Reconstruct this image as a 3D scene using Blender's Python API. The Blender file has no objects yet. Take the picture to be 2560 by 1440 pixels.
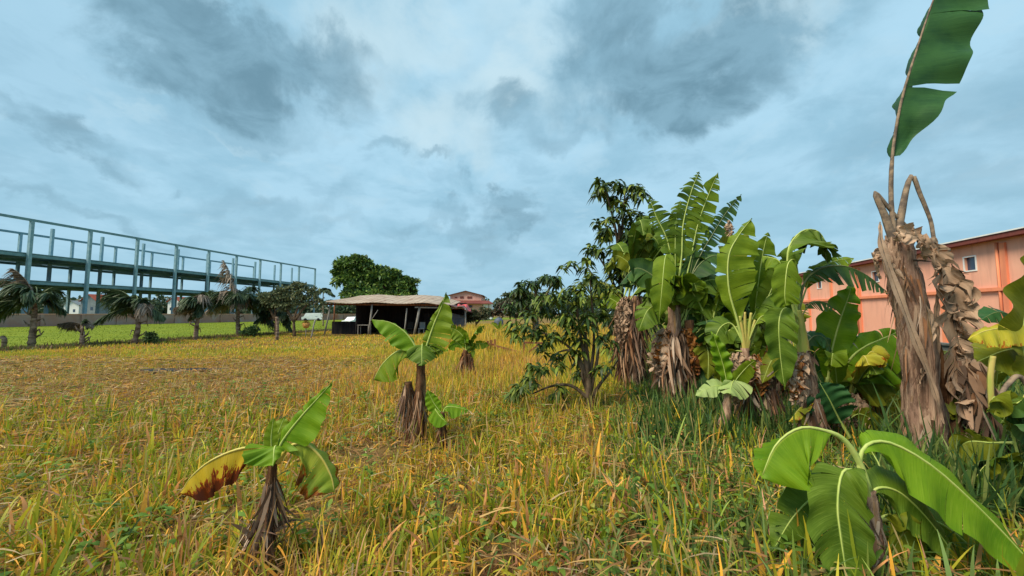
import bpy, math, random
import numpy as np
from mathutils import Vector, Matrix

random.seed(11); rng = np.random.default_rng(11)
scene = bpy.context.scene
COL = scene.collection
R = math.radians

# ------------------------------------------------------------------ camera
F = 950.0                      # focal length in pixels of the 2560 px wide photograph
PITCH = math.atan(65 / F)
CAMZ = 1.6
cam_d = bpy.data.cameras.new('camera'); cam = bpy.data.objects.new('camera', cam_d); COL.objects.link(cam)
cam_d.sensor_width = 36; cam_d.lens = 36 * F / 2560; cam_d.clip_end = 3000; cam_d.clip_start = 0.05
cam.location = (0, 0, CAMZ); cam.rotation_euler = (math.pi / 2 + PITCH, 0, 0)
scene.camera = cam
scene.view_settings.view_transform = 'Standard'; scene.view_settings.look = 'None'
scene.view_settings.exposure = 0.8; scene.view_settings.gamma = 1.0

def ray(px, py):
    x = (px - 1280) / F; u = -(py - 720) / F
    return Vector((x, math.cos(PITCH) - math.sin(PITCH) * u, math.sin(PITCH) + math.cos(PITCH) * u))
def at(px, py, D):
    d = ray(px, py); return Vector((0, 0, CAMZ)) + d * (D / d.y)
def ground(px, py):
    d = ray(px, py); return Vector((0, 0, CAMZ)) + d * (CAMZ / -d.z)

# ------------------------------------------------------------------ world
SUN_EL, SUN_AZ = 50, -122        # azimuth measured from +Y clockwise: behind the camera and to its left
world = bpy.data.worlds.new('World'); scene.world = world; world.use_nodes = True
nt = world.node_tree; nt.nodes.clear()
def N(t, typ, **kw):
    n = t.nodes.new(typ)
    for k, v in kw.items(): setattr(n, k, v)
    return n
def lk(t, a, b): t.links.new(a, b)
def rgb(r, g, b):                       # sRGB 0-255 to linear
    f = lambda c: (c / 255 / 12.92) if c / 255 <= 0.04045 else ((c / 255 + 0.055) / 1.055) ** 2.4
    return (f(r), f(g), f(b), 1)
def mathn(t, op, a, b=None, c=None, clamp=False):
    n = N(t, 'ShaderNodeMath', operation=op, use_clamp=clamp)
    for i, v in enumerate((a, b, c)):
        if v is None: continue
        if isinstance(v, (int, float)): n.inputs[i].default_value = v
        else: lk(t, v, n.inputs[i])
    return n.outputs[0]
def mixc(t, f, a, b, mode='MIX'):
    n = N(t, 'ShaderNodeMix', data_type='RGBA', blend_type=mode)
    for i, v in ((0, f), (6, a), (7, b)):
        if isinstance(v, (int, float)): n.inputs[i].default_value = v
        elif isinstance(v, tuple): n.inputs[i].default_value = v if len(v) == 4 else (*v, 1)
        else: lk(t, v, n.inputs[i])
    return n.outputs[2]
def sstep(t, v, a, b):
    n = N(t, 'ShaderNodeMapRange', interpolation_type='SMOOTHSTEP')
    n.inputs[1].default_value = a; n.inputs[2].default_value = b
    lk(t, v, n.inputs[0]); return n.outputs[0]
tc = N(nt, 'ShaderNodeTexCoord'); dirv = tc.outputs['Generated']
sep = N(nt, 'ShaderNodeSeparateXYZ'); lk(nt, dirv, sep.inputs[0])
zc = mathn(nt, 'MAXIMUM', mathn(nt, 'ADD', sep.outputs[2], 0.22), 0.1)
cmb = N(nt, 'ShaderNodeCombineXYZ')
lk(nt, mathn(nt, 'DIVIDE', sep.outputs[0], zc), cmb.inputs[0]); lk(nt, mathn(nt, 'DIVIDE', sep.outputs[1], zc), cmb.inputs[1])
def wnoise(vec, scale, det, rough=0.55, dist=0.0):
    n = N(nt, 'ShaderNodeTexNoise'); n.inputs['Scale'].default_value = scale; n.inputs['Detail'].default_value = det
    n.inputs['Roughness'].default_value = rough; n.inputs['Distortion'].default_value = dist
    lk(nt, vec, n.inputs['Vector']); return n
n1 = wnoise(cmb.outputs[0], 1.9, 9, 0.56, 0.25)
n3 = wnoise(cmb.outputs[0], 5.0, 8, 0.6, 0.4)
n2 = wnoise(cmb.outputs[0], 0.7, 3, 0.5)
nw = wnoise(dirv, 3.2, 9, 0.58, 0.2)
sky = N(nt, 'ShaderNodeTexSky', sky_type='NISHITA', sun_disc=False)
sky.sun_elevation = R(SUN_EL); sky.sun_rotation = R(SUN_AZ)
skys = N(nt, 'ShaderNodeVectorMath', operation='SCALE'); lk(nt, sky.outputs[0], skys.inputs[0]); skys.inputs['Scale'].default_value = 0.10
base = mixc(nt, sstep(nt, n1.outputs[0], 0.38, 0.60), rgb(158, 204, 227), rgb(182, 224, 246))
base = mixc(nt, mathn(nt, 'MULTIPLY', sstep(nt, n2.outputs[0], 0.45, 0.7), 0.35), base, rgb(142, 186, 209))
base = mixc(nt, mathn(nt, 'MULTIPLY', sstep(nt, n3.outputs[0], 0.50, 0.68), 0.28), base, rgb(136, 180, 203))
base = mixc(nt, mathn(nt, 'MULTIPLY', sstep(nt, n3.outputs[0], 0.47, 0.33), 0.25), base, rgb(196, 228, 243))
base = mixc(nt, 0.05, base, skys.outputs[0])
# warp the direction so the placed cloud masses get ragged outlines
wsub = N(nt, 'ShaderNodeVectorMath', operation='SUBTRACT'); lk(nt, nw.outputs['Color'], wsub.inputs[0]); wsub.inputs[1].default_value = (0.5, 0.5, 0.5)
wsc = N(nt, 'ShaderNodeVectorMath', operation='SCALE'); lk(nt, wsub.outputs[0], wsc.inputs[0]); wsc.inputs['Scale'].default_value = 0.55
wadd = N(nt, 'ShaderNodeVectorMath', operation='ADD'); lk(nt, dirv, wadd.inputs[0]); lk(nt, wsc.outputs[0], wadd.inputs[1])
def blob(px, py, rx, ry, soft=1.0):
    c = ray(px, py).normalized(); fac = 1 / ray(px, py).length
    s = N(nt, 'ShaderNodeVectorMath', operation='SUBTRACT'); lk(nt, wadd.outputs[0], s.inputs[0]); s.inputs[1].default_value = c
    m = N(nt, 'ShaderNodeVectorMath', operation='MULTIPLY'); lk(nt, s.outputs[0], m.inputs[0])
    sx, sz = F / (rx * fac), F / (ry * fac)
    m.inputs[1].default_value = (sx, 0.5 * sx, sz)
    l = N(nt, 'ShaderNodeVectorMath', operation='LENGTH'); lk(nt, m.outputs[0], l.inputs[0])
    n = N(nt, 'ShaderNodeMapRange', interpolation_type='SMOOTHSTEP'); lk(nt, l.outputs['Value'], n.inputs[0])
    n.inputs[1].default_value = 1.0 + 0.55 * soft; n.inputs[2].default_value = max(0.05, 1.0 - 0.75 * soft); return n.outputs[0]
cur = base
dkc = mixc(nt, sstep(nt, n3.outputs[0], 0.36, 0.64), rgb(112, 151, 171), rgb(136, 177, 198))
for px, py, rx, ry, k in ((880, 130, 130, 70, .7), (1120, 350, 150, 80, .75), (1290, 205, 130, 60, .75), (1020, 50, 170, 60, .6), (1880, 15, 160, 45, .75),
                          (1330, 30, 120, 60, .45), (640, 275, 50, 14, .25), (330, 190, 50, 20, .25)):
    cur = mixc(nt, mathn(nt, 'MULTIPLY', blob(px, py, rx, ry, 1.1), k), cur, rgb(204, 231, 242))
for px, py, rx, ry, k, s in ((480, 20, 360, 60, .85, .8), (560, 110, 230, 60, .85, .8), (690, 90, 130, 70, .6, .9), (1690, 160, 240, 90, 1, .75), (1520, 90, 120, 50, .7, .9), (1860, 150, 150, 60, .7, .9),
                             (1250, 510, 100, 26, .75, .9), (1150, 560, 130, 26, .6, 1), (100, 280, 70, 34, .5, .9), (15, 250, 60, 40, .4, .9), (230, 525, 220, 20, .5, 1),
                             (395, 350, 34, 16, .45, 1), (880, 200, 50, 60, .4, 1), (1300, 285, 90, 40, .6, .9), (1430, 330, 70, 40, .45, .9), (700, 480, 150, 34, .4, 1), (790, 560, 150, 30, .3, 1),
                             (690, 250, 110, 34, .35, 1), (960, 385, 70, 20, .45, .9), (1085, 430, 50, 16, .45, .9), (2420, 290, 260, 80, .3, 1.1), (2380, 460, 260, 40, .3, 1)):
    cur = mixc(nt, mathn(nt, 'MULTIPLY', blob(px, py, rx, ry, s), k), cur, dkc)
# greyer towards the horizon
hz = sstep(nt, sep.outputs[2], 0.34, 0.02)
cur = mixc(nt, mathn(nt, 'MULTIPLY', hz, 0.6), cur, rgb(163, 204, 224))
bg = N(nt, 'ShaderNodeBackground'); lk(nt, cur, bg.inputs[0]); bg.inputs[1].default_value = 1.0 / 2 ** 0.8
wo = N(nt, 'ShaderNodeOutputWorld'); lk(nt, bg.outputs[0], wo.inputs[0])

sun_d = bpy.data.lights.new('sun', 'SUN'); sun = bpy.data.objects.new('sun', sun_d); COL.objects.link(sun)
sun_d.energy = 2.9; sun_d.angle = R(24); sun_d.color = (1.0, 0.88, 0.68)
sd = Vector((math.sin(R(SUN_AZ)) * math.cos(R(SUN_EL)), math.cos(R(SUN_AZ)) * math.cos(R(SUN_EL)), math.sin(R(SUN_EL))))
sun.rotation_euler = sd.to_track_quat('Z', 'Y').to_euler()

# ------------------------------------------------------------------ object helpers
def thing(name, label, cat, loc=(0, 0, 0), rotz=0, group=None):
    o = bpy.data.objects.new(name, None); COL.objects.link(o); o.empty_display_size = 0.2
    o.location = loc; o.rotation_euler = (0, 0, rotz); o['label'] = label; o['category'] = cat
    if group: o['group'] = group
    return o
def tag(o, label=None, cat=None, group=None, kind=None):
    if label: o['label'] = label
    if cat: o['category'] = cat
    if group: o['group'] = group
    if kind: o['kind'] = kind
    return o
CHILD = {}
def world_off(p):
    v = Vector((0, 0, 0))
    while p is not None: v += p.location; p = p.parent
    return v
def link_mesh(me, name, mat, parent):
    o = bpy.data.objects.new(name, me); COL.objects.link(o)
    for m in (mat if isinstance(mat, (list, tuple)) else [mat]): me.materials.append(m)
    if parent is not None:
        o.parent = parent; CHILD.setdefault(parent.name, []).append(o)
    return o
def copy_tree(o, loc, rotz, label=None, scale=None, parent=None):
    c = o.copy(); COL.objects.link(c)
    if parent is None:
        c.location = loc; c.rotation_euler = (0, 0, rotz)
        if scale: c.scale = (scale,) * 3
        if label: c['label'] = label
    else: c.parent = parent
    for ch in CHILD.get(o.name, []): copy_tree(ch, None, 0, parent=c)
    return c

class MB:
    def __init__(s): s.v = []; s.f = []; s.uv = []; s.c = []; s.sm = []
    def add(s, verts, faces, uvs=None, col=(1, 1, 1), smooth=False):
        b = len(s.v); s.v += [tuple(v) for v in verts]
        s.uv += uvs if uvs else [(0, 0)] * len(verts)
        s.c += col if isinstance(col, list) else [col] * len(verts)
        s.f += [tuple(b + i for i in f) for f in faces]; s.sm += [smooth] * len(faces)
    def box(s, c, size, rotz=0, col=(1, 1, 1)):
        hx, hy, hz = [a / 2 for a in size]; cs, sn = math.cos(rotz), math.sin(rotz)
        vs = []
        for z in (-hz, hz):
            for x, y in ((-hx, -hy), (hx, -hy), (hx, hy), (-hx, hy)):
                vs.append((c[0] + x * cs - y * sn, c[1] + x * sn + y * cs, c[2] + z))
        s.add(vs, [(3, 2, 1, 0), (4, 5, 6, 7), (0, 1, 5, 4), (1, 2, 6, 5), (2, 3, 7, 6), (3, 0, 4, 7)], col=col)
    def beam(s, a, b, w, h, col=(1, 1, 1)):
        a = Vector(a); b = Vector(b); t = (b - a).normalized()
        up = Vector((0, 0, 1)) if abs(t.z) < 0.9 else Vector((0, 1, 0))
        x = t.cross(up).normalized() * w / 2; y = x.cross(t).normalized() * h / 2
        vs = [p + q for p in (a, b) for q in (-x - y, x - y, x + y, -x + y)]
        s.add(vs, [(3, 2, 1, 0), (4, 5, 6, 7), (0, 1, 5, 4), (1, 2, 6, 5), (2, 3, 7, 6), (3, 0, 4, 7)], col=col)
    def tube(s, pts, rad, sides=8, rough=0.0, col=(1, 1, 1), cap=True, seed=0, flat=1.0):
        rr = random.Random(seed); pts = [Vector(p) for p in pts]; n = len(pts)
        if isinstance(rad, (int, float)): rad = [rad] * n
        t0 = (pts[1] - pts[0]).normalized()
        x = t0.cross(Vector((0, 1, 0.01))).normalized()
        vs = []; uv = []; fs = []; L = 0
        ridge = [1 + rough * rr.uniform(-1, 1) for _ in range(sides)]
        for i, p in enumerate(pts):
            t = (pts[min(i + 1, n - 1)] - pts[max(i - 1, 0)]).normalized()
            x = (x - t * x.dot(t)).normalized(); y = t.cross(x)
            if i: L += (p - pts[i - 1]).length
            for k in range(sides + 1):
                a = 2 * math.pi * k / sides; q = ridge[k % sides] * (1 + rough * 0.4 * math.sin(i * 1.7 + (k % sides) * 2.3))
                vs.append(p + (x * math.cos(a) + y * math.sin(a) * flat) * rad[i] * q); uv.append((k / sides, L))
        for i in range(n - 1):
            for k in range(sides):
                a = i * (sides + 1) + k; fs.append((a, a + 1, a + sides + 2, a + sides + 1))
        if cap:
            fs.append(tuple(range(sides - 1, -1, -1))); fs.append(tuple((n - 1) * (sides + 1) + k for k in range(sides)))
        s.add(vs, fs, uv, col, smooth=True)
    def build(s, name, mat, parent=None):
        off = world_off(parent)
        me = bpy.data.meshes.new(name)
        me.from_pydata([(v[0] - off.x, v[1] - off.y, v[2] - off.z) for v in s.v], [], s.f)
        uvl = me.uv_layers.new(name='UVMap'); li = np.zeros(len(me.loops), dtype=np.int32); me.loops.foreach_get('vertex_index', li)
        uvl.data.foreach_set('uv', np.array(s.uv, dtype=np.float32)[li].ravel())
        ca = me.color_attributes.new('Col', 'FLOAT_COLOR', 'POINT')
        ca.data.foreach_set('color', np.hstack([np.array(s.c, dtype=np.float32), np.ones((len(s.c), 1), np.float32)]).ravel())
        me.polygons.foreach_set('use_smooth', np.array(s.sm, dtype=bool)); me.update()
        return link_mesh(me, name, mat, parent)

def blades(name, mat, P, D, S, L, W, droop, col, segs=4, prof=None, parent=None, tip=None, curl=None):
    """many narrow leaves in one mesh. P base, D direction, S side vector, L length, W half-width"""
    P = np.asarray(P, float); D = np.asarray(D, float); S = np.asarray(S, float); n = len(P)
    L = np.broadcast_to(L, n); W = np.broadcast_to(W, n); droop = np.broadcast_to(droop, n)
    off = world_off(parent); P = P - np.array(off)
    V = np.zeros((n, segs + 1, 2, 3), np.float32); C = np.ones((n, segs + 1, 2, 4), np.float32); UV = np.zeros((n, segs + 1, 2, 2), np.float32)
    if prof is None: prof = [1 - (k / segs) ** 1.6 * 0.94 for k in range(segs + 1)]
    tip = col if tip is None else tip
    for k in range(segs + 1):
        t = k / segs
        c = P + D * (L * t)[:, None]
        if curl is not None: c = c + S * (curl * L * t * t)[:, None]
        c[:, 2] -= droop * L * t * t
        w = (W * prof[k])[:, None] * S
        V[:, k, 0] = c - w; V[:, k, 1] = c + w
        C[:, k, :, :3] = (col * (1 - t) + tip * t)[:, None, :]
        UV[:, k, 0, 0] = t; UV[:, k, 1, 0] = t; UV[:, k, 1, 1] = 1
    idx = np.arange(n * (segs + 1) * 2).reshape(n, segs + 1, 2)
    Fq = np.stack([idx[:, :-1, 0], idx[:, :-1, 1], idx[:, 1:, 1], idx[:, 1:, 0]], axis=-1).reshape(-1, 4)
    me = bpy.data.meshes.new(name); nv = V.size // 3; nf = len(Fq)
    me.vertices.add(nv); me.vertices.foreach_set('co', V.ravel())
    me.loops.add(nf * 4); me.loops.foreach_set('vertex_index', Fq.ravel().astype(np.int32))
    me.polygons.add(nf); me.polygons.foreach_set('loop_start', np.arange(0, nf * 4, 4, dtype=np.int32))
    ca = me.color_attributes.new('Col', 'FLOAT_COLOR', 'POINT'); ca.data.foreach_set('color', C.ravel())
    uvl = me.uv_layers.new(name='UVMap'); uvl.data.foreach_set('uv', UV.reshape(-1, 2)[Fq.ravel()].ravel())
    me.update(calc_edges=True)
    return link_mesh(me, name, mat, parent)

def unit(a): return a / np.maximum(np.linalg.norm(a, axis=-1, keepdims=True), 1e-6)
def side_of(D, r=None):
    r = rng.normal(size=D.shape) if r is None else r
    return unit(np.cross(D, r))
def vnoise(x, y, s, seed=0):
    x = np.asarray(x) / s; y = np.asarray(y) / s
    def h(i, j):
        a = np.sin(i * 127.1 + j * 311.7 + seed * 74.7) * 43758.5453; return a - np.floor(a)
    xi = np.floor(x); yi = np.floor(y); u = x - xi; v = y - yi; u = u * u * (3 - 2 * u); v = v * v * (3 - 2 * v)
    return (h(xi, yi) * (1 - u) + h(xi + 1, yi) * u) * (1 - v) + (h(xi, yi + 1) * (1 - u) + h(xi + 1, yi + 1) * u) * v
def fbm(x, y, s, seed=0): return 0.55 * vnoise(x, y, s, seed) + 0.3 * vnoise(x, y, s / 2.3, seed + 5) + 0.15 * vnoise(x, y, s / 5, seed + 9)

# ------------------------------------------------------------------ materials
def new_mat(name):
    m = bpy.data.materials.new(name); m.use_nodes = True; t = m.node_tree; t.nodes.clear()
    out = N(t, 'ShaderNodeOutputMaterial'); return m, t, out
def tnoise(t, vec, scale, det=4, rough=0.55, mp=None, dist=0):
    if mp:
        mm = N(t, 'ShaderNodeMapping'); mm.inputs['Scale'].default_value = mp; lk(t, vec, mm.inputs[0]); vec = mm.outputs[0]
    n = N(t, 'ShaderNodeTexNoise'); n.inputs['Scale'].default_value = scale; n.inputs['Detail'].default_value = det
    n.inputs['Roughness'].default_value = rough; n.inputs['Distortion'].default_value = dist; lk(t, vec, n.inputs['Vector']); return n.outputs[0]
def finish(t, out, col, rough=0.6, spec=0.3, bump=None, bstr=0.3, bdist=0.01, trans=0.0, tcol=None, metal=0.0):
    p = N(t, 'ShaderNodeBsdfPrincipled')
    if isinstance(col, tuple): p.inputs['Base Color'].default_value = col
    else: lk(t, col, p.inputs['Base Color'])
    if isinstance(rough, (int, float)): p.inputs['Roughness'].default_value = rough
    else: lk(t, rough, p.inputs['Roughness'])
    p.inputs['Specular IOR Level'].default_value = spec; p.inputs['Metallic'].default_value = metal
    if bump is not None:
        b = N(t, 'ShaderNodeBump'); b.inputs['Strength'].default_value = bstr; b.inputs['Distance'].default_value = bdist
        lk(t, bump, b.inputs['Height']); lk(t, b.outputs[0], p.inputs['Normal'])
    if trans:
        tr = N(t, 'ShaderNodeBsdfTranslucent'); c2 = tcol if tcol is not None else col
        if isinstance(c2, tuple): tr.inputs[0].default_value = c2
        else: lk(t, c2, tr.inputs[0])
        mx = N(t, 'ShaderNodeMixShader'); mx.inputs[0].default_value = trans
        lk(t, p.outputs[0], mx.inputs[1]); lk(t, tr.outputs[0], mx.inputs[2]); lk(t, mx.outputs[0], out.inputs[0])
    else: lk(t, p.outputs[0], out.inputs[0])
def mat_noise(name, a, b, scale=5, rough=0.8, spec=0.2, mp=None, coord='Object', c=None, bstr=0.3, bdist=0.01, metal=0, cscale=None, lo=.35, hi=.65):
    m, t, out = new_mat(name); tcn = N(t, 'ShaderNodeTexCoord'); v = tcn.outputs[coord]
    n = tnoise(t, v, scale, 6, 0.6, mp); col = mixc(t, sstep(t, n, lo, hi), a, b)
    if c: col = mixc(t, sstep(t, tnoise(t, v, cscale or scale * 0.3, 5, 0.6), 0.5, 0.68), col, c)
    finish(t, out, col, rough, spec, n, bstr, bdist, metal=metal); return m
def mat_attr(name, trans=0.3, rough=0.55, spec=0.25, warm=1.0, amt=0.35):
    m, t, out = new_mat(name); a = N(t, 'ShaderNodeAttribute', attribute_name='Col')
    tcn = N(t, 'ShaderNodeTexCoord'); n = tnoise(t, tcn.outputs['Object'], 9, 3)
    g = mathn(t, 'MULTIPLY_ADD', n, amt * 2, 1 - amt)
    c = N(t, 'ShaderNodeVectorMath', operation='SCALE'); lk(t, a.outputs['Color'], c.inputs[0]); lk(t, g, c.inputs['Scale'])
    finish(t, out, c.outputs[0], rough, spec, trans=trans); return m
def mat_leaf(name, a, b, rib, brown=0.0, browncol=rgb(110, 60, 20), edge=0.0, trans=0.3, veins=150, rough=0.55, spec=0.22, scale=4.0, under=None):
    m, t, out = new_mat(name); tcn = N(t, 'ShaderNodeTexCoord'); uvn = N(t, 'ShaderNodeUVMap', uv_map='UVMap')
    uv = uvn.outputs[0]; sp = N(t, 'ShaderNodeSeparateXYZ'); lk(t, uv, sp.inputs[0])
    v = tnoise(t, uv, 1.0, 2, 0.5, (veins, 3, 1)); n = tnoise(t, tcn.outputs['Object'], scale, 4)
    strip = tnoise(t, uv, 1.0, 1, 0.5, (14, 1.2, 1))
    col = mixc(t, sstep(t, n, 0.36, 0.66), a, b)
    col = mixc(t, mathn(t, 'MULTIPLY', sstep(t, strip, 0.38, 0.62), 0.4), col, b)
    col = mixc(t, mathn(t, 'MULTIPLY', sstep(t, v, 0.50, 0.70), 0.22), col, rib)
    col = mixc(t, mathn(t, 'MULTIPLY', sstep(t, v, 0.46, 0.30), 0.30), col, tuple(c * .5 for c in a[:3]) + (1,))
    dist = mathn(t, 'ABSOLUTE', mathn(t, 'SUBTRACT', sp.outputs[1], 0.5))
    col = mixc(t, sstep(t, dist, 0.03, 0.008), col, rib)
    if under:
        geo = N(t, 'ShaderNodeNewGeometry'); col = mixc(t, mathn(t, 'MULTIPLY', geo.outputs['Backfacing'], 0.6), col, under)
    if brown or edge:
        q = mathn(t, 'MULTIPLY_ADD', mathn(t, 'SUBTRACT', tnoise(t, uv, 1.0, 6, 0.7, (34, 5, 1), 0.8), .5), 1.5, tnoise(t, uv, 1.0, 3, 0.5, (7, 3, 1)))
        k = mathn(t, 'ADD', mathn(t, 'MULTIPLY_ADD', dist, edge * 2, brown - 0.5), q)
        col = mixc(t, sstep(t, k, 0.5, 0.56), col, browncol)
        col = mixc(t, sstep(t, k, 0.62, 0.75), col, tuple(c * 0.35 for c in browncol[:3]) + (1,))
    finish(t, out, col, rough, spec, v, 0.25, 0.004, trans=trans); return m

G = rgb
M = {}
M['leaf'] = mat_leaf('banana_leaf_green', (.10, .17, .006, 1), (.17, .25, .010, 1), (.36, .44, .06, 1), brown=-.1, edge=.25)
M['bright'] = mat_leaf('banana_leaf_bright', (.10, .22, .006, 1), (.17, .30, .008, 1), (.34, .44, .05, 1), brown=-.17, edge=.30, browncol=G(150, 120, 50))
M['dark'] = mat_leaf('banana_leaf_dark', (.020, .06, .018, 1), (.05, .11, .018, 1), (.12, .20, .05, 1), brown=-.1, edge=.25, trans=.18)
M['olive'] = mat_leaf('banana_leaf_olive', (.11, .14, .008, 1), (.20, .22, .012, 1), (.40, .42, .07, 1), brown=-.06, edge=.35)
M['deep'] = mat_leaf('banana_leaf_deep_green', (.06, .115, .008, 1), (.11, .18, .012, 1), (.32, .42, .08, 1), brown=-.1, edge=.25, trans=.2)  # deeper green leaf tone, less translucent than the plain green
M['yellow'] = mat_leaf('banana_leaf_yellow', (.55, .46, .03, 1), (.42, .42, .04, 1), (.60, .55, .15, 1), brown=-.02, edge=.5, browncol=G(170, 95, 25))
M['burnt'] = mat_leaf('banana_leaf_burnt', (.60, .42, .02, 1), (.50, .36, .02, 1), (.60, .50, .12, 1), brown=.0, edge=1.0, browncol=G(140, 62, 12))
M['patchy'] = mat_leaf('banana_leaf_patchy', (.20, .33, .03, 1), (.32, .38, .04, 1), (.60, .55, .15, 1), brown=-.08, edge=.8, browncol=G(165, 90, 20))
M['rust'] = mat_leaf('banana_leaf_rusty', (.50, .20, .04, 1), (.32, .12, .03, 1), (.6, .45, .25, 1), brown=.0, edge=.6, browncol=G(90, 45, 20))
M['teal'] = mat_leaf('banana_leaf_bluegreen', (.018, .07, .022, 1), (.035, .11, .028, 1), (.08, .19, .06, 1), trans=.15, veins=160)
M['pale'] = mat_leaf('banana_leaf_pale', (.34, .46, .14, 1), (.42, .52, .20, 1), (.5, .6, .3, 1))
M['dry'] = mat_leaf('banana_leaf_dry', (.36, .23, .15, 1), (.52, .36, .25, 1), (.60, .45, .33, 1), brown=-.12, edge=.3, browncol=G(125, 85, 60), trans=.12, rough=.8, spec=.15)
M['rib'] = mat_noise('leaf_midrib', (.34, .44, .10, 1), (.44, .50, .14, 1), 12, .5, .3, bstr=.1)
M['ribdark'] = mat_noise('leaf_midrib_dark', (.10, .14, .05, 1), (.18, .20, .08, 1), 12, .5, .3, bstr=.1)
M['ribyel'] = mat_noise('leaf_midrib_yellow', (.55, .45, .08, 1), (.60, .50, .15, 1), 12, .5, .3, bstr=.1)
M['ribdry'] = mat_noise('leaf_midrib_dry', (.11, .085, .07, 1), (.30, .22, .15, 1), 14, .8, .2, bstr=.3)
def mat_trunk(name, a, b, c, d):
    m, t, out = new_mat(name); tcn = N(t, 'ShaderNodeTexCoord'); v = tcn.outputs['Object']
    n = tnoise(t, v, 1.0, 9, 0.68, (40, 40, 3.0), .8); n2 = tnoise(t, v, 1.0, 5, 0.6, (7, 7, 1.5), 1.0)
    col = mixc(t, sstep(t, n, .36, .64), a, b); col = mixc(t, sstep(t, n2, .48, .6), col, c)
    col = mixc(t, sstep(t, tnoise(t, v, 1, 3, .5, (14, 14, .5)), .62, .72), col, d)
    col = mixc(t, mathn(t, 'MULTIPLY', sstep(t, tnoise(t, v, 1, 8, .7, (9, 9, 3)), .52, .62), .65), col, tuple(q * .35 for q in a[:3]) + (1,))
    finish(t, out, col, .9, .1, n, 1.0, .02); return m
M['trunk'] = mat_trunk('banana_pseudostem', (.17, .095, .065, 1), (.50, .33, .23, 1), (.30, .18, .13, 1), (.46, .25, .10, 1))
M['trunkbrown'] = mat_trunk('banana_pseudostem_brown', (.08, .035, .018, 1), (.22, .11, .05, 1), (.13, .07, .04, 1), (.30, .20, .10, 1))
M['stalk'] = mat_noise('yellow_green_stalk', (.30, .34, .06, 1), (.46, .36, .10, 1), 1.0, .5, .3, mp=(20, 20, 3), bstr=.2)
M['drystrip'] = mat_attr('dry_strip', .15, .85, .1)
M['grass'] = mat_attr('grass_blade', .35, .55, .25, amt=.2)
M['foliage'] = mat_attr('tree_foliage', .22, .5, .3)
M['bark'] = mat_noise('bark', (.06, .04, .025, 1), (.17, .12, .08, 1), 1.0, .9, .1, mp=(12, 12, 4), bstr=.8, bdist=.02)
M['palmbark'] = mat_noise('palm_bark', (.10, .065, .045, 1), (.32, .23, .17, 1), 1.0, .9, .1, mp=(3, 3, 9), bstr=.8, bdist=.03)
M['steel'] = mat_noise('painted_steel_column', (.17, .30, .36, 1), (.25, .38, .43, 1), 2, .5, .4, bstr=.05)
M['steeldark'] = mat_noise('painted_steel_beam', (.12, .23, .27, 1), (.17, .29, .33, 1), 2, .6, .3, bstr=.05)
M['orange'] = None
def mat_wall(name, a, b, stain, band=.0):
    m, t, out = new_mat(name); tcn = N(t, 'ShaderNodeTexCoord'); v = tcn.outputs['Object']
    n = tnoise(t, v, .35, 5, .6); s = tnoise(t, v, 1.0, 5, .6, (3, 3, .35)); f = tnoise(t, v, 25, 3)
    col = mixc(t, sstep(t, n, .35, .65), a, b); col = mixc(t, mathn(t, 'MULTIPLY', sstep(t, s, .50, .68), .5), col, stain)
    col = mixc(t, mathn(t, 'MULTIPLY', sstep(t, tnoise(t, v, 1.0, 7, .7, (1.2, 1.2, .9)), .56, .72), .3), col, tuple(min(1, q * 1.25) for q in a[:3]) + (1,))
    finish(t, out, col, .85, .15, f, .15, .005); return m
M['orange'] = mat_wall('salmon_painted_wall', (.76, .37, .26, 1), (.80, .42, .30, 1), (.58, .29, .22, 1))
M['orangetrim'] = mat_wall('orange_painted_trim', (.74, .24, .13, 1), (.78, .28, .15, 1), (.56, .18, .11, 1))
M['maroon'] = mat_wall('maroon_fascia', (.15, .045, .04, 1), (.19, .06, .05, 1), (.09, .03, .03, 1))
M['pink'] = mat_wall('pink_house_wall', (.64, .34, .27, 1), (.68, .38, .31, 1), (.5, .28, .22, 1))
M['white'] = mat_noise('white_paint', (.66, .68, .68, 1), (.78, .78, .76, 1), 3, .6, .3, bstr=.05)
M['darkglass'] = mat_noise('dark_window_glass', (.03, .05, .09, 1), (.05, .07, .12, 1), 2, .15, .6, bstr=.02)
M['greywall'] = mat_noise('grey_block_wall', (.12, .12, .12, 1), (.22, .21, .20, 1), 6, .9, .1, c=(.07, .08, .07, 1), bstr=.5)
M['brick'] = mat_noise('weathered_boundary_wall', (.34, .19, .15, 1), (.36, .28, .26, 1), .4, .9, .1, c=(.34, .14, .08, 1), cscale=.25, bstr=.3)
M['tin'], t_, o_ = new_mat('weathered_tin_roof')
tcn_ = N(t_, 'ShaderNodeTexCoord'); w_ = N(t_, 'ShaderNodeTexWave'); w_.inputs['Scale'].default_value = .55; w_.inputs['Distortion'].default_value = .6; lk(t_, tcn_.outputs['Object'], w_.inputs['Vector'])
c_ = mixc(t_, sstep(t_, tnoise(t_, tcn_.outputs['Object'], .9, 6), .38, .62), (.42, .33, .25, 1), (.33, .24, .17, 1))
c_ = mixc(t_, mathn(t_, 'MULTIPLY', sstep(t_, w_.outputs['Fac'], .85, 1.0), .6), c_, (.14, .09, .07, 1))
c_ = mixc(t_, sstep(t_, tnoise(t_, tcn_.outputs['Object'], 1.0, 6, .65, (2.5, .5, 1)), .56, .66), c_, (.22, .11, .07, 1))
c_ = mixc(t_, sstep(t_, tnoise(t_, tcn_.outputs['Object'], 1.6, 5, .65), .62, .7), c_, (.52, .44, .38, 1))
finish(t_, o_, c_, .6, .3)
M['rusttin'] = mat_noise('maroon_tin', (.10, .04, .035, 1), (.18, .07, .05, 1), 2, .6, .3, bstr=.2)
M['redtin'] = mat_noise('red_tin', (.60, .06, .06, 1), (.50, .08, .07, 1), 2, .5, .3, bstr=.1)
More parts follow.
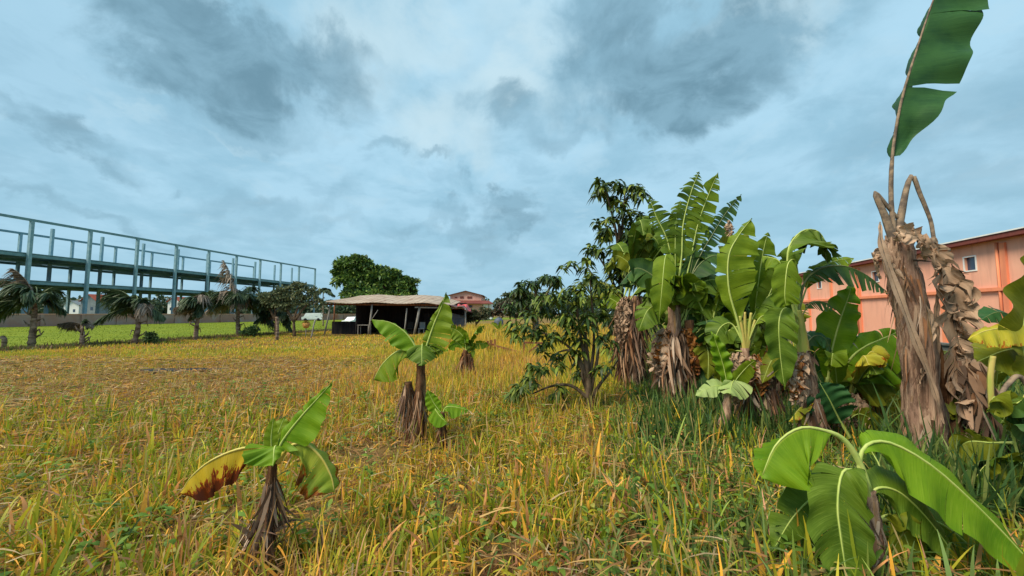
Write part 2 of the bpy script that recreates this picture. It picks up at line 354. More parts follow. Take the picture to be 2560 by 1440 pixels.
M['shadeboard'] = mat_noise('boards_with_shed_shade', (.012, .012, .016, 1), (.035, .03, .03, 1), 1, .9, .1, mp=(8, 8, 1), bstr=.4)  # cladding boards, the shed's interior shade darkened into their colour
M['tarp'] = mat_noise('blue_grey_tarp', (.05, .07, .11, 1), (.10, .12, .16, 1), 3, .6, .3, mp=(1, 1, 6), bstr=.6)
M['postw'] = mat_noise('grey_weathered_wood', (.22, .20, .18, 1), (.36, .34, .31, 1), 1, .85, .1, mp=(14, 14, 2), bstr=.4)
M['wood'] = mat_noise('red_brown_wood', (.16, .06, .03, 1), (.28, .12, .06, 1), 1, .85, .1, mp=(10, 10, 2), bstr=.4)
M['redroof'] = mat_noise('red_roof', (.42, .10, .06, 1), (.34, .09, .06, 1), 1, .8, .1)
M['greyroof'] = mat_noise('grey_roof', (.16, .19, .21, 1), (.22, .25, .27, 1), 1, .8, .1)
M['rubber'] = mat_noise('black_rubber', (.012, .012, .012, 1), (.02, .02, .02, 1), 5, .8, .2)
M['carwhite'] = mat_noise('white_car_paint', (.70, .72, .74, 1), (.76, .78, .78, 1), 2, .25, .5, bstr=.01)

# ground
def mat_ground():
    m, t, out = new_mat('field_soil_and_thatch'); tcn = N(t, 'ShaderNodeTexCoord'); v = tcn.outputs['Object']
    n = tnoise(t, v, .8, 6, .6); f = tnoise(t, v, 14, 6, .7); g = tnoise(t, v, .18, 4, .6)
    col = mixc(t, sstep(t, n, .35, .65), (.15, .085, .035, 1), (.23, .15, .05, 1))
    col = mixc(t, mathn(t, 'MULTIPLY', sstep(t, g, .48, .62), .6), col, (.20, .20, .04, 1))
    col = mixc(t, mathn(t, 'MULTIPLY', sstep(t, f, .55, .68), .55), col, (.52, .34, .14, 1))
    col = mixc(t, mathn(t, 'MULTIPLY', sstep(t, f, .42, .32), .7), col, (.05, .03, .015, 1))
    finish(t, out, col, .95, .1, f, .8, .05); return m
def mat_green():
    m, t, out = new_mat('bright_green_field'); tcn = N(t, 'ShaderNodeTexCoord'); v = tcn.outputs['Object']
    n = tnoise(t, v, .25, 5, .6); f = tnoise(t, v, 6, 5, .7)
    col = mixc(t, sstep(t, n, .35, .65), (.18, .22, .018, 1), (.13, .18, .014, 1))
    col = mixc(t, mathn(t, 'MULTIPLY', sstep(t, f, .5, .65), .4), col, (.19, .22, .025, 1))
    finish(t, out, col, .95, .1, f, .6, .05); return m
def mat_water():
    m, t, out = new_mat('dark_ditch_water'); tcn = N(t, 'ShaderNodeTexCoord')
    n = tnoise(t, tcn.outputs['Object'], 5, 3); finish(t, out, (.008, .008, .010, 1), .5, .12, n, .4, .04); return m

A13 = R(13)
def uv2(u, v): return Vector((u * math.sin(A13) + v * math.cos(A13), u * math.cos(A13) - v * math.sin(A13), 0))
def sheet(name, pts, z, mat):
    b = MB(); b.add([(p[0], p[1], z) for p in pts], [tuple(range(len(pts)))]); o = b.build(name, mat); o['kind'] = 'structure'; return o
# main ground: fine undulating grid near, coarse far
b = MB(); xs = list(np.linspace(-26, 26, 105)); ys = list(np.linspace(-10, 40, 101))
def hgt(x, y):
    k = max(0, 1 - max(abs(x) / 26, abs(y - 15) / 25)) ** .5
    return -0.03 * k + 0.09 * k * (float(fbm(x, y, 3.0, 3)) - 0.5)
vs = [(x, y, hgt(x, y)) for y in ys for x in xs]; nx = len(xs)
fs = [(j * nx + i, j * nx + i + 1, (j + 1) * nx + i + 1, (j + 1) * nx + i) for j in range(len(ys) - 1) for i in range(nx - 1)]
o4 = len(vs); B = 2500
vs += [(-B, -B, 0), (B, -B, 0), (B, B, 0), (-B, B, 0)]
c0, c1, c2, c3 = 0, nx - 1, len(ys) * nx - 1, (len(ys) - 1) * nx
edge_b = list(range(c0, c1 + 1)); edge_r = [j * nx + nx - 1 for j in range(len(ys))]; edge_t = [(len(ys) - 1) * nx + i for i in range(nx)][::-1]; edge_l = [j * nx for j in range(len(ys))][::-1]
fs += [tuple([o4, o4 + 1] + edge_b[::-1]), tuple([o4 + 1, o4 + 2] + edge_r[::-1]), tuple([o4 + 2, o4 + 3] + edge_t[::-1]), tuple([o4 + 3, o4] + edge_l[::-1])]
b.add(vs, fs, smooth=True); b.build('ground', mat_ground())['kind'] = 'structure'
# bright green field between the palms and the boundary wall
GE = -25.6
gp = [uv2(-30, GE)]
for u in np.arange(-28, 60, 2.0): gp.append(uv2(u, GE + 1.0 * (float(fbm(u, 3, 4, 8)) - .5)))
gp += [uv2(60, GE), uv2(170, GE), uv2(170, -70.4), uv2(-30, -70.4)]
sheet('green_field', gp, 0.006, mat_green())
sheet('building_site_ground', [uv2(-30, -71.2), uv2(200, -71.2), uv2(200, -400), uv2(-30, -400)], 0.006, mat_noise('site_ground', (.10, .13, .03, 1), (.16, .17, .05, 1), .3, .95, .1))
# ditch water
wp = []
for k in range(28):
    a = 2 * math.pi * k / 28; q = 1.15 + .25 * math.sin(3 * a + 1) + .1 * math.sin(7 * a)
    wp.append((-9.3 + 1.15 * q * math.cos(a), 10.85 + .24 * q * math.sin(a) + .12 * math.sin(2.2 * math.cos(a))))
sheet('ditch_water', wp, 0.045, mat_water())

# ------------------------------------------------------------------ steel frame
S0 = Vector((-66.1, 51.6, 0)); S1 = Vector((-56.5, 108.5, 0)); sdir = (S1 - S0).normalized(); sperp = Vector((-sdir.y, sdir.x, 0)); srot = math.atan2(sdir.y, sdir.x)
SP = (S1 - S0).length / 9
def sp(k, w, z=0): return S0 + sdir * SP * k + sperp * w + Vector((0, 0, z))
TOP = 14.5; LV = (9.6, 5.9)
sf = thing('steel_frame_building', 'unfinished three storey building frame of blue grey steel columns and beams', 'building frame', sp(4, 7))
K0, K1 = -2, 9
for k in range(K0, K1 + 1):
    b = MB(); b.beam(sp(k, 0, 0), sp(k, 0, TOP - .15), .36, .36); b.beam(sp(k, 0, 0), sp(k, 0, .12), .7, .7); b.build('column', M['steel'], sf)
    b = MB(); b.beam(sp(k, 7.5, 0), sp(k, 7.5, TOP + .5), .34, .34); b.build('column', M['steel'], sf)
    if k < K1 - 0:
        b = MB(); b.beam(sp(k, 14, 0), sp(k, 14, TOP - .1), .32, .32); b.build('column', M['steel'], sf)
for w, z, k1 in ((0, TOP, K1), (14, TOP + .05, K1 - 1)):
    b = MB(); b.beam(sp(K0, w, z), sp(k1 + .03, w, z), .3, .32); b.build('roof_beam', M['steeldark'], sf)
for z, k1 in ((LV[0], K1), (LV[1], K1)):
    for w in (0, 7.5, 14):
        b = MB(); b.beam(sp(K0, w + .36, z), sp(k1, w + .36, z), .3, .40); b.build('floor_beam', M['steeldark'], sf)
    for k in range(K0, k1 + 1):
        b = MB(); b.beam(sp(k, .6, z - .05), sp(k, 14.1, z - .05), .25, .4); b.build('cross_beam', M['steeldark'], sf)
    b = MB(); a1 = sp(K0, .2, z + .36); a2 = sp(k1, .2, z + .36); a3 = sp(k1, 14.6, z + .36); a4 = sp(K0, 14.6, z + .36)
    dn = Vector((0, 0, -.1)); b.add([a1, a2, a3, a4, a1 + dn, a2 + dn, a3 + dn, a4 + dn], [(0, 1, 2, 3), (7, 6, 5, 4), (0, 4, 5, 1), (1, 5, 6, 2), (2, 6, 7, 3), (3, 7, 4, 0)])
    b.build('floor_deck', M['steeldark'], sf)

# ------------------------------------------------------------------ boundary wall on the left
bw = thing('boundary_wall', 'long low weathered plaster wall between the green field and the steel frame', 'wall', uv2(40, -70.8))
b = MB()
for i in range(0, 60):
    u0 = -10 + i * 3; b.beam(uv2(u0, -70.8) + Vector((0, 0, .77)), uv2(u0 + 3, -70.8) + Vector((0, 0, .77)), .22, 1.54 + .0 * (i % 2))
b.build('wall_panel', M['brick'], bw)
b = MB(); b.beam(uv2(-10, -70.8) + Vector((0, 0, 1.585)), uv2(170, -70.8) + Vector((0, 0, 1.585)), .34, .09); b.build('coping', M['orange'], bw)
for i in range(0, 46):
    b = MB(); p = uv2(-9.5 + i * 4, -70.66); b.box((p.x, p.y, .77), (.3, .3, 1.5), -A13); b.build('pier', M['brick'], bw)

# ------------------------------------------------------------------ salmon warehouse on the right
VW = 15.0; KB = 15.0 / 22.0
bz = lambda z: 0.0 if z <= 0 else 1.6 + (z - 1.6) * KB
ob = thing('warehouse', 'long salmon painted building with orange bands and small dark windows', 'building', uv2(40, VW + 5))
def rect_uz(b, u0, u1, v0, v1, z0, z1):
    ps = [uv2(u0, v0), uv2(u1, v0), uv2(u1, v1), uv2(u0, v1)]
    vs = [(p.x, p.y, z) for z in (z0, z1) for p in ps]
    b.add(vs, [(0, 1, 2, 3), (7, 6, 5, 4), (0, 4, 5, 1), (1, 5, 6, 2), (2, 6, 7, 3), (3, 7, 4, 0)])
EAVE = bz(6.0); U0, U1 = 1.4, 59.4 * KB
pil = [(26.6 + 4.08 * i) * KB for i in range(-6, 9)]
wins = [pil[i] + 2.04 * KB for i in range(0, 14) if (i % 2) == 0]
# wall with real window openings
b = MB(); zw0, zw1 = bz(4.25), bz(5.05); ww = .24
rect_uz(b, U0, U1, VW, VW + .2, 0, zw0); rect_uz(b, U0, U1, VW, VW + .2, zw1, EAVE)
edges = [U0] + [x for w in wins for x in (w - ww, w + ww)] + [U1]
for i in range(0, len(edges), 2): rect_uz(b, edges[i], edges[i + 1], VW, VW + .2, zw0, zw1)
rect_uz(b, U0, U0 + .2, VW + .2, VW + 16, 0, EAVE); rect_uz(b, U1 - .2, U1, VW + .2, VW + 16, 0, EAVE); rect_uz(b, U0, U1, VW + 16, VW + 16.2, 0, EAVE)
b.build('wall', M['orange'], ob)
for p in pil:
    if U0 < p < U1: b = MB(); rect_uz(b, p - .10, p + .10, VW - .08, VW - .003, 0, EAVE - .3); b.build('pilaster', M['orangetrim'], ob)
b = MB(); rect_uz(b, U0, U1, VW - .12, VW - .003, bz(2.9), bz(3.1)); b.build('band', M['orangetrim'], ob)
b = MB(); rect_uz(b, U0 - .4, U1 + .4, VW - .40, VW - .36, EAVE - .16, EAVE + .02); rect_uz(b, U0 - .4, U1 + .4, VW - .36, VW - .1, EAVE - .16, EAVE - .13); b.build('fascia', M['maroon'], ob)
b = MB(); e0 = [uv2(U0 - .5, VW - .44), uv2(U1 + .5, VW - .44), uv2(U1 + .5, VW + 6), uv2(U0 - .5, VW + 6), uv2(U1 + .5, VW + 17), uv2(U0 - .5, VW + 17)]
zz = [EAVE + .02, EAVE + .02, EAVE + .8, EAVE + .8, EAVE + .02, EAVE + .02]
vs = [(p.x, p.y, z) for p, z in zip(e0, zz)] + [(p.x, p.y, z + .05) for p, z in zip(e0, zz)]
b.add(vs, [(3, 2, 1, 0), (5, 4, 2, 3), (6, 7, 8, 9), (9, 8, 10, 11), (0, 1, 7, 6), (1, 2, 8, 7), (2, 4, 10, 8), (4, 5, 11, 10), (5, 3, 9, 11), (3, 0, 6, 9)])
b.build('roof', M['white'], ob)
for w in wins:
    b = MB()
    for (u0, u1, z0, z1) in ((w - ww, w + ww, zw0 - .05, zw0), (w - ww, w + ww, zw1, zw1 + .05), (w - ww - .05, w - ww, zw0 - .05, zw1 + .05), (w + ww, w + ww + .05, zw0 - .05, zw1 + .05)):
        rect_uz(b, u0, u1, VW - .03, VW - .002, z0, z1)
    fr = b.build('window', M['white'], ob)
    b = MB(); rect_uz(b, w - ww, w + ww, VW + .08, VW + .1, zw0, zw1); b.build('pane', M['darkglass'], fr)

for p in pil[3:12:3]:
    b = MB(); q = uv2(p + .22, VW - .06); b.tube([(q.x, q.y, 0), (q.x, q.y, EAVE - .25)], .045, 8); b.build('downpipe', M['orangetrim'], ob)
# grey block wall in front of the warehouse
gw = thing('block_wall', 'low dark grey block wall below the salmon warehouse', 'wall', uv2(10, 9))
b = MB(); r2 = random.Random(4)
for row in range(4):
    u = -2 + (row % 2) * .22
    while u < 40:
        rect_uz(b, u + .008, u + .432, 8.6 + r2.uniform(-.008, .008), 8.78, row * .2 + .006, row * .2 + .194); u += .44
rect_uz(b, -2, 40, 8.64, 8.74, 0, .79)
b.build('blocks', M['greywall'], gw)
b = MB(); rect_uz(b, -2, 40, 8.56, 8.84, .8, .85); b.build('coping', M['greywall'], gw)

# ------------------------------------------------------------------ shed
SD = 30.0
def sh(px, py, D=SD): return at(px, py, D)
sx = lambda px, D=SD: at(px, 785, D).x
shed = thing('open_shed', 'low open sided farm shed with sagging pale tin roof on thin posts', 'shed', (sx(980), 32, 0))
def roof(name, xl, xr, yf, yb, zf, zb, mat, amp=.04, n=140, sag=.0, slope=0.0, yl=0, zl=0):
    b = MB(); rows = 8; vs = []; fs = []
    for j in range(rows + 1):
        for i in range(n + 1):
            s = i / n; t = j / rows
            x = xl + (xr - xl) * s; y = yf + (yb - yf) * t
            z = zf + (zb - zf) * t + amp * math.sin(s * n * .9) * .6 + .05 * math.sin(s * 17 + t * 3) - sag * math.sin(math.pi * s) + slope * s
            z += (-.18 * max(0, (s - .82) / .18) - .12 * max(0, (.12 - s) / .12)) * (1 + t * 2.2)
            vs.append((x, y, z))
    m = len(vs); vs += [(v[0], v[1], v[2] - .03) for v in vs]
    for j in range(rows):
        for i in range(n):
            a = j * (n + 1) + i; fs.append((a, a + 1, a + n + 2, a + n + 1)); fs.append((m + a + n + 1, m + a + n + 2, m + a + 1, m + a))
    for i in range(n): fs.append((i, m + i, m + i + 1, i + 1)); a = rows * (n + 1) + i; fs.append((a + 1, m + a + 1, m + a, a))
    for j in range(rows): a = j * (n + 1); fs.append((a + n + 1, m + a + n + 1, m + a, a)); a += n; fs.append((a, m + a, m + a + n + 1, a + n + 1))
    b.add(vs, fs, smooth=False); return b.build(name, mat, shed)
roof('roof', sx(790), sx(1128), 29.2, 35.5, 2.50, 3.38, M['tin'], slope=-.08, amp=.012, n=300)
roof('side_roof', sx(1095), sx(1170), 29.0, 34, 2.34, 2.50, M['rusttin'], n=50, slope=-.25)
roof('awning', sx(1120), sx(1168), 31.5, 33, 2.05, 2.42, M['redtin'], n=30)
for a, c, r_ in (((826, 762), (811, 832), .06), ((930, 762), (921, 838), .07), ((1017, 770), (1010, 836), .05), ((1049, 768), (1035, 842), .09), ((1112, 770), (1108, 835), .05), ((1163, 772), (1163, 830), .06)):
    p0 = sh(a[0], a[1], 29.6); p1 = sh(c[0], 836, 29.6); p1.z = 0
    b = MB(); b.tube([p0, (p0 + p1) / 2 + Vector((.02, 0, 0)), p1], r_, 7, .1); b.build('post', M['postw'], shed)
for px in (835, 893, 950, 1010, 1070, 1130, 1160):
    x = sx(px, 34.5); b = MB(); b.tube([(x, 34.5, 0), (x + .05, 34.5, 2.7)], .06, 6, .1); b.build('post', M['wood'], shed)
b = MB(); b.beam((sx(815), 29.7, 2.36), (sx(1110), 29.7, 2.30), .08, .14); b.build('beam', M['wood'], shed)
b = MB(); b.beam((sx(1040), 29.6, 2.12), (sx(1166), 29.6, 2.05), .06, .1); b.build('beam', M['postw'], shed)
b = MB(); b.tube([sh(925, 805, 29.5), sh(945, 775, 29.5)], .03, 6); b.build('brace', M['postw'], shed)
# back and side cladding
b = MB(); b.box(((sx(893, 34) + sx(1165, 34)) / 2, 34.3, 1.3), (sx(1165, 34) - sx(893, 34), .06, 2.6)); b.build('back_wall', M['shadeboard'], shed)
b = MB(); b.box((sx(893), 32.0, 1.25), (.06, 4.4, 2.5)); b.build('side_wall', M['shadeboard'], shed)
b = MB(); b.box(((sx(822) + sx(890)) / 2, 30.6, .5), (sx(890) - sx(822), .06, 1.0)); b.build('half_wall', M['shadeboard'], shed)
b = MB(); b.box(((sx(1050) + sx(1160)) / 2, 31.6, .9), (sx(1160) - sx(1050), .06, 1.5)); b.build('partition', M['shadeboard'], shed)
b = MB(); vs = []; fs = []
for j in range(7):
    for i in range(17):
        s = i / 16; t = j / 6; p = sh(1118 + 42 * s, 780 + 48 * t + (10 * s if j == 0 else 0), 30.2)
        vs.append((p.x, 30.2 + .08 * math.sin(s * 14) + .1 * t, p.z))
for j in range(6):
    for i in range(16): a = j * 17 + i; fs.append((a, a + 1, a + 18, a + 17))
b.add(vs, fs, smooth=True); b.build('tarpaulin', M['tarp'], shed)
b = MB(); b.box(((sx(1050) + sx(1110)) / 2, 30.0, 2.08), (sx(1110) - sx(1050), .5, .05), 0); b.build('shelf', M['postw'], shed)
# furniture standing in the shed
def chair(px, D, lab, mat, rot=0, nm='plastic_chair'):
    x = sx(px, D); t = thing(nm, lab, 'chair', (x, D, 0), 0)
    b = MB(); b.box((x, D, .43), (.46, .44, .04), rot); b.build('seat', mat, t)
    b = MB(); b.box((x, D + .22, .70), (.44, .04, .5), rot); b.build('backrest', mat, t)
    for i in (-.2, .2):
        for j in (-.18, .18): b = MB(); b.beam((x + i, D + j, 0), (x + i * .92, D + j * .9, .42), .035, .035); b.build('leg', mat, t)
    return t
chair(1055, 30.4, 'grey chair in the shed beside the thick slanted post', M['greyroof'])
chair(1025, 30.6, 'dark chair standing between two posts of the shed', M['rubber'])
tb = thing('work_table', 'wooden table with thin legs at the left post of the shed', 'table', (sx(912, 29.9), 29.9, 0))
x = sx(912, 29.9); b = MB(); b.box((x, 29.9, .74), (.9, .6, .04)); b.build('tabletop', M['postw'], tb)
for i in (-.4, .4):
    for j in (-.25, .25): b = MB(); b.beam((x + i, 29.9 + j, 0), (x + i, 29.9 + j, .72), .05, .05); b.build('leg', M['postw'], tb)

# ------------------------------------------------------------------ pink house far away
def house(name, label, px0, px1, ybase, yeave, yapex, D, wallm, roofm, depth=8, rot=0, base=None):
    x0, x1 = at(px0, 785, D).x, at(px1, 785, D).x; ze = at(px0, yeave, D).z; za = at(px0, yapex, D).z
    t = thing(name, label, 'house', ((x0 + x1) / 2, D, 0)); xm = (x0 + x1) / 2; y0, y1 = D, D + depth
    b = MB(); b.add([(x0, y0, 0), (x1, y0, 0), (x1, y1, 0), (x0, y1, 0), (x0, y0, ze), (x1, y0, ze), (x1, y1, ze), (x0, y1, ze), (xm, y0, za), (xm, y1, za)],
                    [(0, 1, 5, 8, 4), (2, 3, 7, 9, 6), (1, 2, 6, 5), (3, 0, 4, 7)]); b.build('wall', wallm, t)
    e = .07 * (x1 - x0); sl = (za - ze) / (xm - x0); th = .12
    b = MB(); pr = [(x0 - e, ze - sl * e + .02), (xm, za + .02), (x1 + e, ze - sl * e + .02)]
    vs = [(p[0], y, p[1] + q) for y in (y0 - .6, y1 + .6) for q in (0, th) for p in pr]
    b.add(vs, [(0, 1, 4, 3), (1, 2, 5, 4), (7, 6, 9, 10), (8, 7, 10, 11), (3, 4, 10, 9), (4, 5, 11, 10), (1, 0, 6, 7), (2, 1, 7, 8), (0, 3, 9, 6), (5, 2, 8, 11)])
    b.build('roof', roofm, t); return t, x0, x1, ze
ph, hx0, hx1, hze = house('pink_house', 'pink two storey house with brown gable roof beyond the shed', 1125, 1203, 785, 738, 728, 100, M['pink'], M['rusttin'], 14)
def prt(par, name, mat, px0, px1, py0, py1, D, dep=.1):
    a = at(px0, py1, D); c = at(px1, py0, D); b = MB(); b.box(((a.x + c.x) / 2, D + dep / 2, (a.z + c.z) / 2), (c.x - a.x, dep, c.z - a.z)); return b.build(name, mat, par)
prt(ph, 'lower_storey', M['pink'], 1120, 1206, 759, 796, 97.5, 2.4)
prt(ph, 'annex', M['white'], 1206.3, 1229, 760, 798, 97.2, 6)
b = MB(); a = [at(1112, 759, 96.5), at(1234, 760, 96.5), at(1222, 753, 100), at(1116, 752, 100)]
b.add([*a, *[p + Vector((0, 0, .15)) for p in a]], [(3, 2, 1, 0), (4, 5, 6, 7), (0, 1, 5, 4), (1, 2, 6, 5), (2, 3, 7, 6), (3, 0, 4, 7)]); b.build('lower_roof', M['maroon'], ph)
for p in ((1137, 1143, 742, 745), (1150, 1159, 741, 746), (1168, 1180, 741, 746)): prt(ph, 'vent', M['maroon'], *p, 99.9, .08)
wf = prt(ph, 'window', M['maroon'], 1171, 1181, 763, 769, 97.4, .08); prt(wf, 'pane', M['darkglass'], 1172.5, 1179.5, 764.3, 768, 97.35, .04)
for p in (1207, 1221): prt(ph, 'downpipe', M['maroon'], p, p + 1, 761, 796, 97.1, .08)
for a in (('red_roofed_house', 'small house with a red roof seen through the steel columns', 200, 240, 785, 752, 736, 150, M['greyroof'], M['redroof']),
          ('low_grey_house', 'low grey house far behind the left end of the steel frame', 158, 196, 785, 762, 752, 160, M['white'], M['greyroof']),
          ('pale_house', 'pale house with dull red roof behind the middle of the steel frame', 418, 448, 785, 754, 742, 170, M['white'], M['redroof']),
          ('brick_house', 'reddish low house between two palms behind the boundary wall', 452, 480, 785, 752, 744, 165, M['pink'], M['greyroof'])):
    t, x0, x1, ze = house(*a)
    for q in (.25, .7):
        D = a[7]; xx = x0 + (x1 - x0) * q; b = MB(); b.box((xx, D - .03, ze * .55), ((x1 - x0) * .14, .05, 1.2)); b.build('window', M['darkglass'], t)

# vehicles parked beyond the field
def car(name, lab, px, D, rot, s=1.0, mat=None, van=False):
    base = at(px, 785, D); t = thing(name, lab, 'car', (base.x, D, 0), 0)
    cs, sn = math.cos(rot), math.sin(rot)
    def Q(x, y, z): return (base.x + (x * cs - y * sn) * s, D + (x * sn + y * cs) * s, z * s)
    prof = [(-2.1, .35), (-2.15, .8), (-1.4, .95), (-.9, 1.42), (.9, 1.46), (1.5, .98), (2.1, .9), (2.15, .35)] if not van else [(-2.1, .35), (-2.15, .9), (-1.75, 1.0), (-1.3, 1.8), (2.0, 1.85), (2.15, 1.0), (2.15, .35)]
    n = len(prof); b = MB(); vs = [Q(x, y * (1 - .12 * (z > 1.2)), z) for y in (-.82, .82) for x, z in prof]
    b.add(vs, [tuple(range(n)), tuple(range(2 * n - 1, n - 1, -1))] + [(i, n + i, n + (i + 1) % n, (i + 1) % n) for i in range(n)]); b.build('body', mat or M['carwhite'], t)
    b = MB()
    for y in (-.83, .83):
        yy = y * .93 + (.0)
        vs = [Q(-.95, y * .96, .98), Q(1.2, y * .96, .98), Q(.8, y * .9, 1.38), Q(-.7, y * .9, 1.38)]
        b.add(vs, [(0, 1, 2, 3)])
    b.build('window', M['darkglass'], t)
    for x in (-1.35, 1.35):
        for y in (-.86, .66):
            b = MB(); b.tube([Q(x, y, .33), Q(x, y + .2, .33)], .33 * s, 14); b.build('wheel', M['rubber'], t)
    for y in (-.6, .6): b = MB(); b.box(Q(-2.16, y, .68), (.06, .3, .16), rot); b.build('headlight', M['white'], t)
    return t
car('parked_car', 'white car seen through the open left bay of the shed', 1, 46, R(20)) if False else None
car('parked_car', 'white car seen through the open left bay of the shed', 888, 52, R(75), s=.85)
car('parked_van', 'small white van parked far beyond the thin trees left of the shed', 782, 88, R(15), van=True)

# ------------------------------------------------------------------ vegetation builders
def catmull(pts, n):
    P = [pts[0] * 2 - pts[1]] + list(pts) + [pts[-1] * 2 - pts[-2]]; out = []
    segs = len(pts) - 1
    for i in range(n + 1):
        s = i / n * segs; k = min(int(s), segs - 1); t = s - k; a, b_, c, d = P[k:k + 4]
        out.append(0.5 * ((b_ * 2) + (c - a) * t + (a * 2 - b_ * 5 + c * 4 - d) * t * t + (b_ * 3 - a - c * 3 + d) * t ** 3))
    return out
def banana_leaf(parent, pts, W, dl, dr, mat='leaf', tears=3, start=0.12, sag=.25, ripple=.05, wr=1.0, rib='rib', rr=.012, seed=0, gap=.10, name='leaf', crumple=0.0, tipw=2.2, ragged=.5):
    rd = random.Random(seed * 7 + 3); n = 64; C = catmull([Vector(p) for p in pts], n)
    def cen(t):
        t = max(0, min(1, t)) * n; k = min(int(t), n - 1); return C[k].lerp(C[k + 1], t - k)
    def tan(t): return (cen(t + .02) - cen(t - .02)).normalized()
    b = MB(); length = sum((C[i + 1] - C[i]).length for i in range(n))
    for si, (d0, wk) in enumerate(((dl, 1.0), (dr, wr))):
        if d0 is None: continue
        d0 = Vector(d0); cuts = sorted([rd.uniform(.06, .97) for _ in range(tears)])
        bounds = [0.0] + cuts + [1.0]; ph = rd.uniform(0, 6); nc = 5
        for k in range(len(bounds) - 1):
            u0, u1 = bounds[k], bounds[k + 1]
            if u1 - u0 < .004: continue
            m = max(2, int((u1 - u0) * 70)); twist = rd.uniform(-1, 1) * .25 * ragged; dro = rd.uniform(0, 1) * .35 * ragged * (1 if tears > 4 else .4); sh_ = rd.uniform(.85, 1.04) if tears > 2 else 1
            vs = []; uv = []; fs = []; um = (u0 + u1) / 2
            for i in range(m + 1):
                u = u0 + (u1 - u0) * i / m
                wprof = min(1, (u / .28 + .05)) ** .75 * max(0, 1 - max(0, (u - .38) / .62) ** tipw)
                for j in range(nc + 1):
                    c = j / nc
                    uu = um + (u - um) * (1 - gap * c * (1 if tears else 0)); t = start + (1 - start) * uu
                    T = tan(t); d = d0 - T * d0.dot(T)
                    d = d.normalized() if d.length > .05 else T.orthogonal().normalized()
                    nrm = T.cross(d)
                    w = W * wk * wprof * sh_
                    p = cen(t) + d * w * c + T * (w * c * (.30 + twist)) - Vector((0, 0, 1)) * (sag + dro) * w * c * c
                    p += nrm * (ripple * W * c * math.sin(u * 34 + ph + si * 2) + w * twist * .8 * c * c)
                    p += nrm * (.03 * W * math.sin(c * 3.1))
                    if crumple: p += Vector((math.sin(u * 51 + c * 7 + ph), math.sin(u * 37 + c * 9 + 2 * ph), math.sin(u * 43 + c * 5))) * crumple * W * (.3 + c)
                    if j == nc: p -= d * w * .02 * (math.sin(u * 50 + ph) + math.sin(u * 31))
                    vs.append(p); uv.append((u * max(.3, length), .5 + (.5 if si else -.5) * c))
            for i in range(m):
                for j in range(nc): a = i * (nc + 1) + j; fs.append((a, a + 1, a + nc + 2, a + nc + 1) if si else (a, a + nc + 1, a + nc + 2, a + 1))
            b.add(vs, fs, uv, smooth=True)
    lf = b.build(name, M[mat], parent)
    b = MB(); idx = list(range(0, n + 1, 3)); b.tube([C[i] for i in idx], [rr * (1 - .85 * i / n) * (1.25 if i / n < start else 1) for i in idx], 7, .03)
    b.build('midrib', M[rib], lf); return lf

def strips(parent, pts, rad, n, L, Wd, cols, name='dry_leaf_skirt', out=.3, seed=0, t0=0, t1=1, droop=.9, up=0.15, dsz=1.0, sides=None):
    n = int(n * 1.5); Wd *= .68; out *= .62
    g = np.random.default_rng(seed + 100); C = catmull([Vector(p) for p in pts], 30); CC = np.array([tuple(c) for c in C])
    t = g.uniform(t0, t1, n) * 30; k = np.minimum(t.astype(int), 29); base = CC[k] * (1 - (t - k))[:, None] + CC[k + 1] * (t - k)[:, None]
    a = g.uniform(0, 2 * np.pi, n); od = np.stack([np.cos(a), np.sin(a), np.zeros(n)], 1)
    base = base + od * rad * .85
    D = od * (g.random(n) ** 2 * out * 1.3)[:, None] + g.normal(size=(n, 3)) * .16; D[:, 2] = np.where(g.random(n) < .12 * (up > .3) * 2, g.uniform(-.3, up, n), g.uniform(-1.2, -.7, n)); D = unit(D)
    sd_ = unit(np.cross(D, od) + g.normal(size=(n, 3)) * .45)
    Ls = g.uniform(.25, .85, n) * L; Ls = np.minimum(Ls, np.maximum(.08, base[:, 2] / np.maximum(.25, -D[:, 2] + droop)))
    cols = np.array(cols); c = cols[g.integers(0, len(cols), n)] * g.uniform(.6, 1.25, n)[:, None]
    return blades(name, M['drystrip'], base, D, sd_, Ls, g.uniform(.3, 1, n) * Wd, droop * .6 * g.uniform(.1, 1, n), c, 4, [.6, 1, .9, .7, .15], parent, curl=g.uniform(-.4, .4, n))
DRY = [(.40, .27, .19), (.28, .17, .11), (.12, .065, .04), (.50, .38, .29), (.18, .11, .08), (.34, .18, .10), (.09, .06, .045)]
DRYR = [(.26, .12, .06), (.16, .07, .035), (.34, .20, .12), (.42, .26, .16), (.10, .05, .03)]
OLV = [(.20, .16, .05), (.14, .10, .03), (.3, .22, .08)]

